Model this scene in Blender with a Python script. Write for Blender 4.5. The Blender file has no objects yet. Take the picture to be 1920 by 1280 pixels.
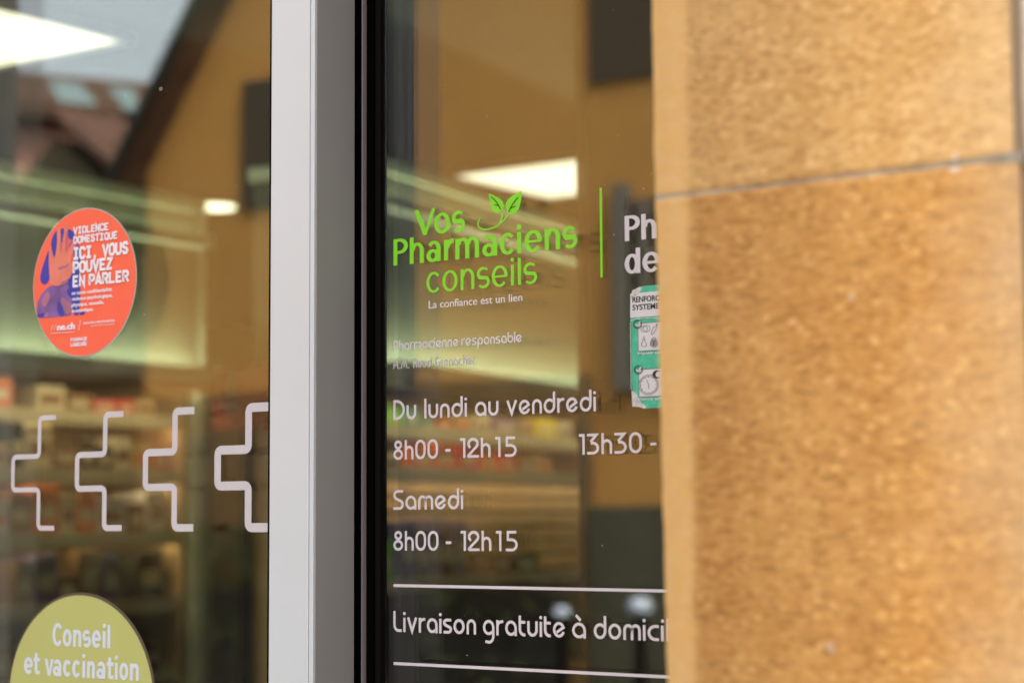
import bpy, bmesh, math, random
from mathutils import Vector, Matrix
random.seed(7)
R = math.radians
SC = bpy.context.scene
COL = SC.collection

# ------------------------------------------------------------------ camera, world, sun, exposure
F_PX = 3733.333
PITCH, YAW, ROLL = 0.08879627193372266, 0.6159533789075398, -0.005784811652050934
CAM = Vector((0.0, -1.1, 1.5))
FWD = Vector((-math.sin(YAW)*math.cos(PITCH), math.cos(YAW)*math.cos(PITCH), math.sin(PITCH)))
_r = Vector((math.cos(YAW), math.sin(YAW), 0)); _u = _r.cross(FWD)
RGT = _r*math.cos(ROLL) + _u*math.sin(ROLL)
UPV = _u*math.cos(ROLL) - _r*math.sin(ROLL)
cd = bpy.data.cameras.new('camera'); co = bpy.data.objects.new('camera', cd); COL.objects.link(co)
co.matrix_world = Matrix(((RGT.x, UPV.x, -FWD.x, CAM.x), (RGT.y, UPV.y, -FWD.y, CAM.y), (RGT.z, UPV.z, -FWD.z, CAM.z), (0, 0, 0, 1)))
cd.sensor_width = 36; cd.lens = 70; cd.clip_start = 0.02; cd.clip_end = 400
cd.dof.use_dof = True; cd.dof.focus_distance = 1.44; cd.dof.aperture_fstop = 5.8; cd.dof.aperture_blades = 9
SC.camera = co

W = bpy.data.worlds.new('World'); SC.world = W; W.use_nodes = True
wn = W.node_tree.nodes; wl = W.node_tree.links
sky = wn.new('ShaderNodeTexSky'); sky.sky_type = 'NISHITA'; sky.sun_disc = False
SUN_EL, SUN_AZ = R(50), R(72)           # compass angle the sun stands at, from +Y clockwise
sky.sun_elevation = SUN_EL; sky.sun_rotation = SUN_AZ
sky.air_density = 1.0; sky.dust_density = 4.0; sky.ozone_density = 1.0
hs = wn.new('ShaderNodeHueSaturation'); hs.inputs['Saturation'].default_value = 0.34
wl.new(sky.outputs[0], hs.inputs['Color']); wl.new(hs.outputs[0], wn['Background'].inputs[0])
wn['Background'].inputs[1].default_value = 0.15
sl = bpy.data.lights.new('sun', 'SUN'); so = bpy.data.objects.new('sun', sl); COL.objects.link(so)
sl.energy = 1.5; sl.angle = R(14); sl.color = (1.0, 0.955, 0.89)
sd = Vector((math.sin(SUN_AZ)*math.cos(SUN_EL), math.cos(SUN_AZ)*math.cos(SUN_EL), math.sin(SUN_EL)))
so.rotation_euler = sd.to_track_quat('Z', 'Y').to_euler(); so.location = (0, -4, 12)

SC.view_settings.view_transform = 'Standard'; SC.view_settings.look = 'None'
SC.view_settings.gamma = 1; SC.view_settings.use_curve_mapping = False
SC.view_settings.exposure = 2.05
SC.render.engine = 'CYCLES'
SC.cycles.use_denoising = True; SC.cycles.use_adaptive_sampling = False
SC.cycles.max_bounces = 14; SC.cycles.diffuse_bounces = 4; SC.cycles.glossy_bounces = 6
SC.cycles.transparent_max_bounces = 24; SC.cycles.caustics_reflective = False; SC.cycles.caustics_refractive = False
SC.cycles.sample_clamp_indirect = 4.0

def ray(x, y): return FWD + RGT*((x-960)/F_PX) - UPV*((y-640)/F_PX)
def at(x, y, Y=0.0):                      # the point of the plane y = Y seen at a place of the photograph
    d = ray(x, y); return CAM + d*((Y-CAM.y)/d.y)
def atz(x, y, Z):
    d = ray(x, y); return CAM + d*((Z-CAM.z)/d.z)
def mir(x, y, dist):                      # the street point mirrored by the glass there
    p = at(x, y, dist); return Vector((p.x, -p.y, p.z))

# ------------------------------------------------------------------ materials
def mat(name, col, rough=0.5, metal=0.0, spec=0.5, var=0.0, vscale=20.0, bump=0.0, bscale=200.0, emis=None, estr=0.0):
    m = bpy.data.materials.new(name); m.use_nodes = True
    n = m.node_tree.nodes; l = m.node_tree.links; b = n['Principled BSDF']
    b.inputs['Base Color'].default_value = (*col, 1); b.inputs['Roughness'].default_value = rough
    b.inputs['Metallic'].default_value = metal; b.inputs['Specular IOR Level'].default_value = spec
    if var or bump:
        tc = n.new('ShaderNodeTexCoord')
    if var:
        nz = n.new('ShaderNodeTexNoise'); nz.inputs['Scale'].default_value = vscale; nz.inputs['Detail'].default_value = 5
        l.new(tc.outputs['Object'], nz.inputs['Vector'])
        mp = n.new('ShaderNodeMapRange'); mp.inputs[1].default_value = 0.3; mp.inputs[2].default_value = 0.7
        mp.inputs[3].default_value = 1-var; mp.inputs[4].default_value = 1+var
        l.new(nz.outputs[0], mp.inputs[0])
        mx = n.new('ShaderNodeMix'); mx.data_type = 'RGBA'; mx.blend_type = 'MULTIPLY'; mx.inputs[0].default_value = 1
        mx.inputs[6].default_value = (*col, 1); l.new(mp.outputs[0], mx.inputs[7]); l.new(mx.outputs[2], b.inputs['Base Color'])
    if bump:
        nb = n.new('ShaderNodeTexNoise'); nb.inputs['Scale'].default_value = bscale; nb.inputs['Detail'].default_value = 4
        l.new(tc.outputs['Object'], nb.inputs['Vector'])
        bp = n.new('ShaderNodeBump'); bp.inputs['Strength'].default_value = bump; bp.inputs['Distance'].default_value = 0.002
        l.new(nb.outputs[0], bp.inputs['Height']); l.new(bp.outputs[0], b.inputs['Normal'])
    if emis:
        b.inputs['Emission Color'].default_value = (*emis, 1); b.inputs['Emission Strength'].default_value = estr
    return m

def glass_mat(name, f0, tint, specks=True):
    m = bpy.data.materials.new(name); m.use_nodes = True
    n = m.node_tree.nodes; l = m.node_tree.links; n.clear()
    out = n.new('ShaderNodeOutputMaterial'); tr = n.new('ShaderNodeBsdfTransparent'); gl = n.new('ShaderNodeBsdfGlossy')
    tr.inputs[0].default_value = (*tint, 1); gl.inputs['Roughness'].default_value = 0.0
    gl.inputs['Color'].default_value = (1, 1, 1, 1)
    ge = n.new('ShaderNodeNewGeometry')
    dt = n.new('ShaderNodeVectorMath'); dt.operation = 'DOT_PRODUCT'
    l.new(ge.outputs['Incoming'], dt.inputs[0]); l.new(ge.outputs['Normal'], dt.inputs[1])
    ab = n.new('ShaderNodeMath'); ab.operation = 'ABSOLUTE'; l.new(dt.outputs['Value'], ab.inputs[0])
    om = n.new('ShaderNodeMath'); om.operation = 'SUBTRACT'; om.inputs[0].default_value = 1; l.new(ab.outputs[0], om.inputs[1])
    pw = n.new('ShaderNodeMath'); pw.operation = 'POWER'; pw.inputs[1].default_value = 5; l.new(om.outputs[0], pw.inputs[0])
    ma = n.new('ShaderNodeMath'); ma.operation = 'MULTIPLY_ADD'; ma.inputs[1].default_value = 1-f0; ma.inputs[2].default_value = f0
    l.new(pw.outputs[0], ma.inputs[0])
    mx = n.new('ShaderNodeMixShader'); l.new(ma.outputs[0], mx.inputs[0]); l.new(tr.outputs[0], mx.inputs[1]); l.new(gl.outputs[0], mx.inputs[2])
    l.new(mx.outputs[0], out.inputs[0])
    return m

def stone_mat(name, base, pale, dark, grain, tool, smooth=False, margin=None):
    m = bpy.data.materials.new(name); m.use_nodes = True
    n = m.node_tree.nodes; l = m.node_tree.links; b = n['Principled BSDF']
    b.inputs['Roughness'].default_value = 0.85; b.inputs['Specular IOR Level'].default_value = 0.25
    tc = n.new('ShaderNodeTexCoord')
    def noise(scale, detail, stretch=(1, 1, 1), rough=0.55, dist=0.0):
        mp = n.new('ShaderNodeMapping'); mp.inputs['Scale'].default_value = stretch
        l.new(tc.outputs['Object'], mp.inputs[0])
        z = n.new('ShaderNodeTexNoise'); z.inputs['Scale'].default_value = scale; z.inputs['Detail'].default_value = detail
        z.inputs['Roughness'].default_value = rough; z.inputs['Distortion'].default_value = dist
        l.new(mp.outputs[0], z.inputs['Vector']); return z.outputs[0]
    def ramp(src, a, b_, ca, cb):
        r = n.new('ShaderNodeValToRGB'); r.color_ramp.elements[0].position = a; r.color_ramp.elements[1].position = b_
        r.color_ramp.elements[0].color = (ca,)*3 + (1,); r.color_ramp.elements[1].color = (cb,)*3 + (1,)
        l.new(src, r.inputs[0]); return r.outputs[0]
    def mix(fac, a, b_):
        x = n.new('ShaderNodeMix'); x.data_type = 'RGBA'; x.clamp_factor = True
        l.new(fac, x.inputs[0])
        for s, v in ((6, a), (7, b_)):
            if isinstance(v, tuple): x.inputs[s].default_value = (*v, 1)
            else: l.new(v, x.inputs[s])
        return x.outputs[2]
    big = ramp(noise(9, 4), 0.35, 0.68, 0, 1)
    c = mix(big, base, tuple(0.5*(p+q) for p, q in zip(base, pale)))
    med = ramp(noise(22, 5, (1, 1, 0.6)), 0.40, 0.72, 0, 0.42)
    c = mix(med, c, dark)
    toolm = noise(165, 3, (0.42, 1, 1.5), 0.5, 0.35)
    c = mix(ramp(toolm, 0.40, 0.75, 0, tool*.22), c, dark)
    gr = noise(210, 2, (0.75, 1, 1.1), 0.5, 0.3)
    def cells(scale, stretch, lo, hi):
        mp = n.new('ShaderNodeMapping'); mp.inputs['Scale'].default_value = stretch; l.new(tc.outputs['Object'], mp.inputs[0])
        wz = n.new('ShaderNodeTexNoise'); wz.inputs['Scale'].default_value = 60; l.new(tc.outputs['Object'], wz.inputs['Vector'])
        va = n.new('ShaderNodeVectorMath'); va.operation = 'MULTIPLY_ADD'; va.inputs[1].default_value = (.0025, .0025, .0025)
        l.new(wz.outputs['Color'], va.inputs[0]); l.new(mp.outputs[0], va.inputs[2])
        v = n.new('ShaderNodeTexVoronoi'); v.inputs['Scale'].default_value = scale; v.inputs['Randomness'].default_value = .82; l.new(va.outputs[0], v.inputs['Vector'])
        sx_ = n.new('ShaderNodeSeparateColor'); l.new(v.outputs['Color'], sx_.inputs[0])
        return ramp(sx_.outputs[0], lo, hi, 0, 1)
    def scale_fac(src, k):
        q = n.new('ShaderNodeMath'); q.operation = 'MULTIPLY'; q.inputs[1].default_value = k; l.new(src, q.inputs[0]); return q.outputs[0]
    c = mix(scale_fac(cells(390, (.66, 1, 1.3), .56, .95), 1.0*grain), c, pale)
    c = mix(scale_fac(cells(380, (.56, 1, 1.5), .60, .97), .9*tool), c, tuple(.8*q for q in dark))
    c = mix(scale_fac(cells(210, (1.25, 1, .8), .80, .96), .40*tool), c, dark)
    c = mix(scale_fac(cells(330, (.85, 1, 1.25), .93, .985), 1.35*grain), c, tuple(min(.9, 1.12*q) for q in pale))
    if not smooth:                        # paler tone spreading from the right-hand arris
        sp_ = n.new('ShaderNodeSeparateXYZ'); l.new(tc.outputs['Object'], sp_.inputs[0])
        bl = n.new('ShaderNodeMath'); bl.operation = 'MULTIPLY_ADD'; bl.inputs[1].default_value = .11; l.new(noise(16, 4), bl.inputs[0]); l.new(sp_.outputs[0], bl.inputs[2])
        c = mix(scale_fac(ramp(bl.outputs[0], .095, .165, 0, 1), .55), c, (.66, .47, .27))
    sp = noise(55, 2)
    c = mix(ramp(sp, 0.71, 0.76, 0, 0.6), c, (0.74, 0.62, 0.52))
    if margin:
        mg = n.new('ShaderNodeSeparateXYZ'); l.new(tc.outputs['Object'], mg.inputs[0])
        m2 = n.new('ShaderNodeMath'); m2.operation = 'MULTIPLY_ADD'; m2.inputs[1].default_value = .007; l.new(noise(70, 4), m2.inputs[0]); l.new(mg.outputs[0], m2.inputs[2])
        m3 = n.new('ShaderNodeMath'); m3.operation = 'ADD'; m3.inputs[1].default_value = .2; l.new(m2.outputs[0], m3.inputs[0])
        mr = ramp(m3.outputs[0], .2+margin+.0020, .2+margin+.0075, .84, 0)
        c = mix(mr, c, mix(ramp(noise(120, 4), .35, .7, 0, .6), (.90, .53, .175), (.90, .62, .30)))
    l.new(c, b.inputs['Base Color'])
    bp = n.new('ShaderNodeBump'); bp.inputs['Strength'].default_value = 0.2 if smooth else 0.45; bp.inputs['Distance'].default_value = 0.0022
    l.new(cells(420, (.58, 1, 1.4), .2, .9), bp.inputs['Height']); l.new(bp.outputs[0], b.inputs['Normal'])
    return m

M = {
 'alu': mat('painted_aluminium', (0.672, 0.715, 0.73), 0.32, 0.14, 0.45, 0.025, 6, 0.02, 900),
 'alu_side': mat('shaded_side_aluminium', (0.42, 0.40, 0.38), 0.5, 0.25, 0.4, 0.04, 8),  # side of the same stile, its shade put into a darker colour
 'lip': mat('brushed_lip', (0.36, 0.31, 0.29), 0.45, 0.3),
 'rubber': mat('black_rubber', (0.0028, 0.0025, 0.0025), 1.0, 0, 0.0),
 'rubber2': mat('black_anodised_profile', (0.007, 0.0062, 0.0056), 0.8, 0, 0.04),
 'glass': glass_mat('coated_window_glass', 0.068, (0.955, 0.975, 0.95)),
 'white': mat('pale_grey_vinyl', (0.74, 0.69, 0.715), 0.5, 0, 0.3, 0.03, 60),
 'cross': mat('frosted_grey_vinyl', (0.58, 0.535, 0.54), 0.55, 0, 0.3, 0.03, 60),
 'green': mat('lime_green_vinyl', (0.26, 0.76, 0.035), 0.45, 0, 0.3, 0.02, 60),
 'vein': mat('dark_green_line', (0.03, 0.05, 0.01), 0.6),
 'coral': mat('coral_print', (0.95, 0.160, 0.085), 0.6, 0, 0.08, 0.015, 30),
 'backing': mat('sticker_edge', (0.42, 0.40, 0.38), 0.6),
 'p_blue': mat('blue_print', (0.062, 0.058, 0.36), 0.5, 0, 0.25, 0.12, 60),
 'p_violet': mat('violet_print', (0.22, 0.11, 0.30), 0.5, 0, 0.25, 0.35, 55),
 'p_skin': mat('salmon_print', (0.78, 0.22, 0.15), 0.5, 0, 0.25, 0.14, 60),
 'p_mauve': mat('mauve_print', (0.42, 0.16, 0.24), 0.5, 0, 0.25, 0.2, 60),
 'p_white': mat('white_print', (0.83, 0.79, 0.82), 0.5, 0, 0.25),
 'p_pale': mat('faded_white_print', (0.86, 0.52, 0.45), 0.5, 0, 0.25),
 'lime': mat('yellow_green_print', (0.475, 0.48, 0.16), 0.5, 0, 0.25, 0.02, 14),
 'limetext': mat('pale_blue_white_print', (0.64, 0.67, 0.74), 0.5, 0, 0.25),
 'rim': mat('dark_rim', (0.10, 0.075, 0.045), 0.5),
 'sheet_green': mat('mint_green_print', (0.095, 0.56, 0.355), 0.55, 0, 0.25, 0.16, 260),
 'sheet_white': mat('white_paper', (0.78, 0.77, 0.78), 0.6, 0, 0.2, 0.02, 100),
 'ink': mat('black_ink', (0.02, 0.014, 0.016), 0.6),
 'ink2': mat('grey_ink', (0.20, 0.20, 0.20), 0.6),
 'torn': mat('torn_paper', (0.62, 0.62, 0.60), 0.8, 0, 0.1, 0.3, 300),
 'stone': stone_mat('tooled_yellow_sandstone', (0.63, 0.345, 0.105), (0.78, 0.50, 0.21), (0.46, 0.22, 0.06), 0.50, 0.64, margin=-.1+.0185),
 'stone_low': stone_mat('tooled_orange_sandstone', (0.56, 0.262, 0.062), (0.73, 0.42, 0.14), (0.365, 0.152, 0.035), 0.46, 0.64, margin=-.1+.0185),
 'margin': stone_mat('drafted_stone_margin', (0.70, 0.41, 0.155), (0.78, 0.53, 0.27), (0.58, 0.31, 0.10), 0.5, 0.4, True),
 'mortar': mat('grey_mortar', (0.36, 0.30, 0.22), 0.9, 0, 0.1, 0.45, 60, 0.4, 300),
 'render': mat('beige_grey_render', (0.76, 0.70, 0.56), 0.9, 0, 0.1, 0.15, 40, 0.4, 200),
}

# ------------------------------------------------------------------ builders
def link(name, me, m, parent=None):
    o = bpy.data.objects.new(name, me); COL.objects.link(o)
    for k in (m if isinstance(m, (list, tuple)) else [m]): me.materials.append(k)
    if parent: o.parent = parent
    return o
def tag(o, label=None, cat=None, group=None, kind=None):
    if label: o['label'] = label
    if cat: o['category'] = cat
    if group: o['group'] = group
    if kind: o['kind'] = kind
    return o
def empty(name, loc=(0, 0, 0), rz=0.0, **k):
    o = bpy.data.objects.new(name, None); COL.objects.link(o); o.location = loc; o.rotation_euler = (0, 0, rz); o.empty_display_size = 0.05
    return tag(o, **k)

class MB:
    def __init__(s): s.v = []; s.f = []
    def box(s, x0, x1, y0, y1, z0, z1):
        b = len(s.v)
        s.v += [(x0, y0, z0), (x1, y0, z0), (x1, y1, z0), (x0, y1, z0), (x0, y0, z1), (x1, y0, z1), (x1, y1, z1), (x0, y1, z1)]
        s.f += [tuple(b+i for i in q) for q in ((0, 3, 2, 1), (4, 5, 6, 7), (0, 1, 5, 4), (1, 2, 6, 5), (2, 3, 7, 6), (3, 0, 4, 7))]
        return s
    def prism(s, pts, y0, y1):            # polygon in x,z, extruded from y0 to y1
        b = len(s.v); n = len(pts)
        a = sum(pts[i][0]*pts[(i+1) % n][1]-pts[(i+1) % n][0]*pts[i][1] for i in range(n))
        if a < 0: pts = pts[::-1]
        s.v += [(p[0], y0, p[1]) for p in pts] + [(p[0], y1, p[1]) for p in pts]
        s.f += [tuple(b+i for i in range(n)), tuple(b+n+i for i in range(n-1, -1, -1))]
        s.f += [(b+(i+1) % n, b+i, b+n+i, b+n+(i+1) % n) for i in range(n)]
        return s
    def hexa(s, c):                       # eight corners, bottom four then top four
        b = len(s.v); s.v += [tuple(p) for p in c]
        s.f += [tuple(b+i for i in q) for q in ((0, 3, 2, 1), (4, 5, 6, 7), (0, 1, 5, 4), (1, 2, 6, 5), (2, 3, 7, 6), (3, 0, 4, 7))]
        return s
    def cyl(s, x, y, z0, z1, r0, r1=None, n=24):
        r1 = r0 if r1 is None else r1; b = len(s.v)
        for r, z in ((r0, z0), (r1, z1)):
            s.v += [(x+r*math.cos(2*math.pi*i/n), y+r*math.sin(2*math.pi*i/n), z) for i in range(n)]
        s.f += [tuple(b+i for i in range(n-1, -1, -1)), tuple(b+n+i for i in range(n))]
        s.f += [(b+i, b+(i+1) % n, b+n+(i+1) % n, b+n+i) for i in range(n)]
        return s
    def build(s, name, m, parent=None, bevel=0.0, smooth=False):
        me = bpy.data.meshes.new(name); me.from_pydata(s.v, [], s.f); me.update()
        bm = bmesh.new(); bm.from_mesh(me); bmesh.ops.recalc_face_normals(bm, faces=bm.faces)
        if bevel:
            bmesh.ops.bevel(bm, geom=[e for e in bm.edges], offset=bevel, segments=2, affect='EDGES', profile=0.6)
        bm.to_mesh(me); bm.free()
        if smooth:
            for p in me.polygons: p.use_smooth = True
        return link(name, me, m, parent)

LAYER = 0.00004
class Flat:
    """Flat cut or printed shapes in a plane facing -Y: u along +x, v along +z, each shape a hair proud of the one before."""
    def __init__(s, y, th=0.00015): s.y = y; s.th = th; s.v = []; s.f = []; s.k = 0
    def _yk(s):
        s.k += 1; return s.y - s.th - LAYER*(s.k % 12)
    def ribbon(s, pts, w, closed=False):
        q = [pts[0]]
        for p in pts[1:]:
            if math.hypot(p[0]-q[-1][0], p[1]-q[-1][1]) > 1e-7: q.append(p)
        pts = q; n = len(pts)
        if n < 2: return
        P = [Vector((p[0], p[1])) for p in pts]; L = []; Rr = []
        for i in range(n):
            a = P[i-1] if (closed or i > 0) else None; c = P[(i+1) % n] if (closed or i < n-1) else None
            d1 = (P[i]-a).normalized() if a is not None and (P[i]-a).length > 1e-9 else None
            d2 = (c-P[i]).normalized() if c is not None and (c-P[i]).length > 1e-9 else None
            if d1 is None: d1 = d2
            if d2 is None: d2 = d1
            n1 = Vector((-d1.y, d1.x)); n2 = Vector((-d2.y, d2.x)); m = n1+n2
            if m.length < 1e-6: m = n1
            m.normalize(); k = 1/max(0.35, m.dot(n1))
            ww = w(i/(n-1)) if callable(w) else w
            L.append(P[i]+m*(ww/2*k)); Rr.append(P[i]-m*(ww/2*k))
        y = s._yk(); b = len(s.v)
        for i in range(n):
            s.v += [(L[i].x, y, L[i].y), (Rr[i].x, y, Rr[i].y), (L[i].x, s.y, L[i].y), (Rr[i].x, s.y, Rr[i].y)]
        for i in range(n if closed else n-1):
            p = b+4*i; q = b+4*((i+1) % n)
            s.f += [(p, p+1, q+1, q), (p+2, p, q, q+2), (p+1, p+3, q+3, q+1)]
        if not closed:
            s.f += [(b, b+2, b+3, b+1), (b+4*(n-1), b+4*(n-1)+1, b+4*(n-1)+3, b+4*(n-1)+2)]
    def poly(s, pts):
        n = len(pts); a = sum(pts[i][0]*pts[(i+1) % n][1]-pts[(i+1) % n][0]*pts[i][1] for i in range(n))
        if a < 0: pts = pts[::-1]
        y = s._yk(); b = len(s.v)
        s.v += [(p[0], y, p[1]) for p in pts] + [(p[0], s.y, p[1]) for p in pts]
        s.f.append(tuple(b+i for i in range(n)))
        s.f += [(b+(i+1) % n, b+i, b+n+i, b+n+(i+1) % n) for i in range(n)]
    def disc(s, x, z, rx, rz=None, n=48):
        rz = rz or rx
        s.poly([(x+rx*math.cos(2*math.pi*i/n), z+rz*math.sin(2*math.pi*i/n)) for i in range(n)])
    def ring(s, x, z, rx, rz, w, n=40):
        s.ribbon([(x+rx*math.cos(2*math.pi*i/n), z+rz*math.sin(2*math.pi*i/n)) for i in range(n)], w, True)
    def build(s, name, m, parent=None):
        me = bpy.data.meshes.new(name); me.from_pydata(s.v, [], s.f); me.update()
        bm = bmesh.new(); bm.from_mesh(me)
        bmesh.ops.triangulate(bm, faces=[f for f in bm.faces if len(f.verts) > 4])
        bm.to_mesh(me); bm.free()
        return link(name, me, m, parent)

def smooth_poly(pts, it=2):
    for _ in range(it):
        q = []
        for i in range(len(pts)):
            a = pts[i]; b = pts[(i+1) % len(pts)]
            q += [(a[0]*.75+b[0]*.25, a[1]*.75+b[1]*.25), (a[0]*.25+b[0]*.75, a[1]*.25+b[1]*.75)]
        pts = q
    return pts
def smooth_line(pts, it=2):
    for _ in range(it):
        q = [pts[0]]
        for a, b in zip(pts, pts[1:]):
            q += [(a[0]*.75+b[0]*.25, a[1]*.75+b[1]*.25), (a[0]*.25+b[0]*.75, a[1]*.25+b[1]*.75)]
        pts = q + [pts[-1]]
    return pts

# text from the built-in typeface, with the stems thickened more than the thin strokes
def outlines(body):
    c = bpy.data.curves.new('t', 'FONT'); c.body = body; c.size = 1; c.fill_mode = 'NONE'; c.resolution_u = 6
    o = bpy.data.objects.new('t', c); me = o.to_mesh()
    nb = {}
    for e in me.edges:
        a, b = e.vertices; nb.setdefault(a, []).append(b); nb.setdefault(b, []).append(a)
    co_ = [(v.co.x, v.co.y) for v in me.vertices]; seen = set(); loops = []
    for s0 in nb:
        if s0 in seen: continue
        loop = [s0]; seen.add(s0); cur = s0
        while True:
            nx = [k for k in nb[cur] if k not in seen]
            if not nx: break
            cur = min(nx, key=lambda k: abs(k-cur)) if len(loop) == 1 else nx[0]
            if len(loop) == 1 and s0+1 in nx: cur = s0+1
            seen.add(cur); loop.append(cur)
        p = [co_[k] for k in loop]; q = [p[0]]
        for z in p[1:]:
            if math.hypot(z[0]-q[-1][0], z[1]-q[-1][1]) > 1e-5: q.append(z)
        if len(q) > 2: loops.append(q)
    o.to_mesh_clear(); bpy.data.objects.remove(o); bpy.data.curves.remove(c)
    return loops
def area(p): return 0.5*sum(p[i][0]*p[(i+1) % len(p)][1]-p[(i+1) % len(p)][0]*p[i][1] for i in range(len(p)))
def grow(loops, ox, oy):
    big = max(loops, key=lambda p: abs(area(p))); sg = 1 if area(big) > 0 else -1
    res = []
    for p in loops:
        n = len(p); q = []
        for i in range(n):
            a = Vector(p[i-1]); b = Vector(p[i]); c = Vector(p[(i+1) % n])
            d1 = (b-a).normalized(); d2 = (c-b).normalized()
            n1 = Vector((d1.y, -d1.x))*sg; n2 = Vector((d2.y, -d2.x))*sg
            m = (n1+n2)
            if m.length < 1e-4: m = n1
            m.normalize(); k = min(1.6, 1/max(0.3, m.dot(n1)))
            q.append((b.x+m.x*ox*k, b.y+m.y*oy*k))
        res.append(q)
    return res
def text(name, body, m, parent, y, x0, x1, z0, cap, ox=0.0, oy=0.0, th=0.0002, tilt=0.0):
    """Text from x0 to x1 on baseline z0 with capitals cap high."""
    lp = outlines(body)
    caph = 0.729 if not hasattr(text, 'cap') else text.cap
    lp = grow(lp, ox, oy)
    mnx = min(p[0] for l in lp for p in l); mxx = max(p[0] for l in lp for p in l)
    sx = (x1-x0)/(mxx-mnx); sz = cap/caph
    c = bpy.data.curves.new(name, 'CURVE'); c.dimensions = '2D'; c.fill_mode = 'BOTH'; c.extrude = th/2; c.resolution_u = 1
    for l in lp:
        s = c.splines.new('POLY'); s.points.add(len(l)-1)
        for pt, p in zip(s.points, l): pt.co = ((p[0]-mnx)*sx, p[1]*sz, 0, 1)
        s.use_cyclic_u = True
    o = bpy.data.objects.new('t', c); me0 = o.to_mesh(); me = me0.copy(); o.to_mesh_clear()
    bpy.data.objects.remove(o); bpy.data.curves.remove(c)
    me.name = name
    for v in me.vertices:
        u, w, t = v.co; v.co = (x0+u, y-th/2-t, z0+w+tilt*u)
    return link(name, me, m, parent)
_l = outlines('H'); text.cap = max(p[1] for l in _l for p in l)

def human(fl, ch, x0, W, z0, cap, S_, T_, xh=.775):
    """Humanist letters with thick stems and thin joins, W wide, drawn as tapering strokes."""
    X = xh*cap
    def seq(pts):                         # points (x, z, width)
        ws = [p[2] for p in pts]; n_ = len(ws)-1
        fl.ribbon([(x0+p[0], z0+p[1]) for p in pts], lambda t: ws[min(n_, int(round(t*n_)))])
    def el(cx, cy, rx, ry, a0, a1, n=22, tw=None):
        r_ = []
        for i in range(n+1):
            a_ = a0+(a1-a0)*i/n; c_ = abs(math.cos(R(a_)))
            w_ = T_+(S_-T_)*c_**1.3
            if tw: w_ *= tw(i/n)
            r_.append((cx+rx*math.cos(R(a_)), cy+ry*math.sin(R(a_)), w_))
        return r_
    def ring(cx, cy, rx, ry):
        q = el(cx, cy, rx, ry, 0, 360, 36)[:-1]; ws = [p[2] for p in q]
        fl.ribbon([(x0+p[0], z0+p[1]) for p in q], lambda t: ws[min(35, int(round(t*35)))], True)
    def stem(x, h, lo=0): seq([(x, lo, S_), (x, h, S_)])
    def arch(xa_, xb_, top):              # from a stem centred xa_ to a stem centred xb_
        cx = (xa_+S_*.25+xb_)/2; rx = xb_-cx; ry = min(.42*X, rx*1.25); cy = top-T_*.55-ry
        seq(el(cx, cy, rx, ry, 168, 0) + [(xb_, 0, S_)])
    hS = S_/2
    if ch in 'il':
        stem(W/2, cap if ch == 'l' else X*.985)
        if ch == 'i': fl.disc(x0+W/2, z0+.955*cap, S_*.56, n=24)
    elif ch in 'hn': stem(hS, cap if ch == 'h' else X*.985); arch(hS, W-hS, X*1.01)
    elif ch == 'm': stem(hS, X*.985); arch(hS, W/2, X*1.01); arch(W/2, W-hS, X*1.01)
    elif ch == 'r':
        stem(hS, X*.985); cy = X-T_*.6-.36*X
        seq(el(W*.86, cy, W*.86-S_*.75, .36*X, 175, 78, 14, lambda t: 1+.55*t))
    elif ch == 'P':
        stem(hS, cap)
        seq([(S_*.6, cap-T_*.5, T_), (W*.42, cap-T_*.5, T_)] + el(W*.42, cap*.715, W*.58-hS, cap*.285-T_*.5, 86, -90, 20) + [(S_*.6, cap*.43+T_*.5, T_)])
    elif ch == 'V':
        fl.poly([(x0+p*W, z0+q*cap) for p, q in ((0, 1), (S_*1.12/W, 1), (.54, .26), (1-.86*S_/W, 1.0), (1, 1.0), (.575, 0), (.43, 0))])
    elif ch == 'v':
        fl.poly([(x0+p*W, z0+q*X) for p, q in ((0, 1), (S_*1.08/W, 1), (.5, .30), (1-1.08*S_/W, 1.0), (1, 1.0), (.5+.5*S_/W, 0), (.5-.5*S_/W, 0))])
    elif ch == 'o': ring(W/2, X/2, W/2-hS, X/2-T_*.5+.008*cap)
    elif ch in 'cC':
        h = X if ch == 'c' else cap
        seq(el(W*.52, h/2, W*.52-hS, h/2-T_*.5+.008*cap, 40, 320, 28))
    elif ch == 'e':
        seq(el(W/2, X/2, W/2-hS*.9, X/2-T_*.5+.008*cap, -4, 318, 32))
        seq([(S_*.6, X*.49, T_*.9), (W-hS*.6, X*.49, T_*.9)])
    elif ch == 's':
        r1 = X*.25
        seq([(p[0], p[1], T_*.95+(S_*1.02-T_)*min(1, max(0, 1-abs(i/33-.5)*2.3))**.8) for i, p in enumerate(
            el(W*.50, X-r1-T_*.45, W*.5-hS*.9, r1, 38, 225, 16)+el(W*.50, r1+T_*.45, W*.5-hS*.9, r1, 45, -142, 16))])
    elif ch == 'a':
        seq(el(W*.52, X-T_*.5-.30*X, W*.48-hS, .30*X+.004*cap, 150, 0, 18) + [(W-hS, X*.3, S_), (W-hS, 0, S_)])
        ring((W-S_*.35)/2, X*.295, (W-S_*.35)/2-hS, X*.295-T_*.45)
    elif ch == 'd':
        stem(W-hS, cap); ring((W-S_*.2)/2, X/2, (W-S_*.2)/2-hS, X/2-T_*.5)
    elif ch == 't':
        seq([(W*.40, cap*.95, S_), (W*.40, X*.30, S_), (W*.44, X*.14, S_*.9), (W*.60, T_*.55, T_), (W*.98, T_*.55, T_)])
        seq([(0, X-T_*.5, T_), (W, X-T_*.5, T_)])

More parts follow.
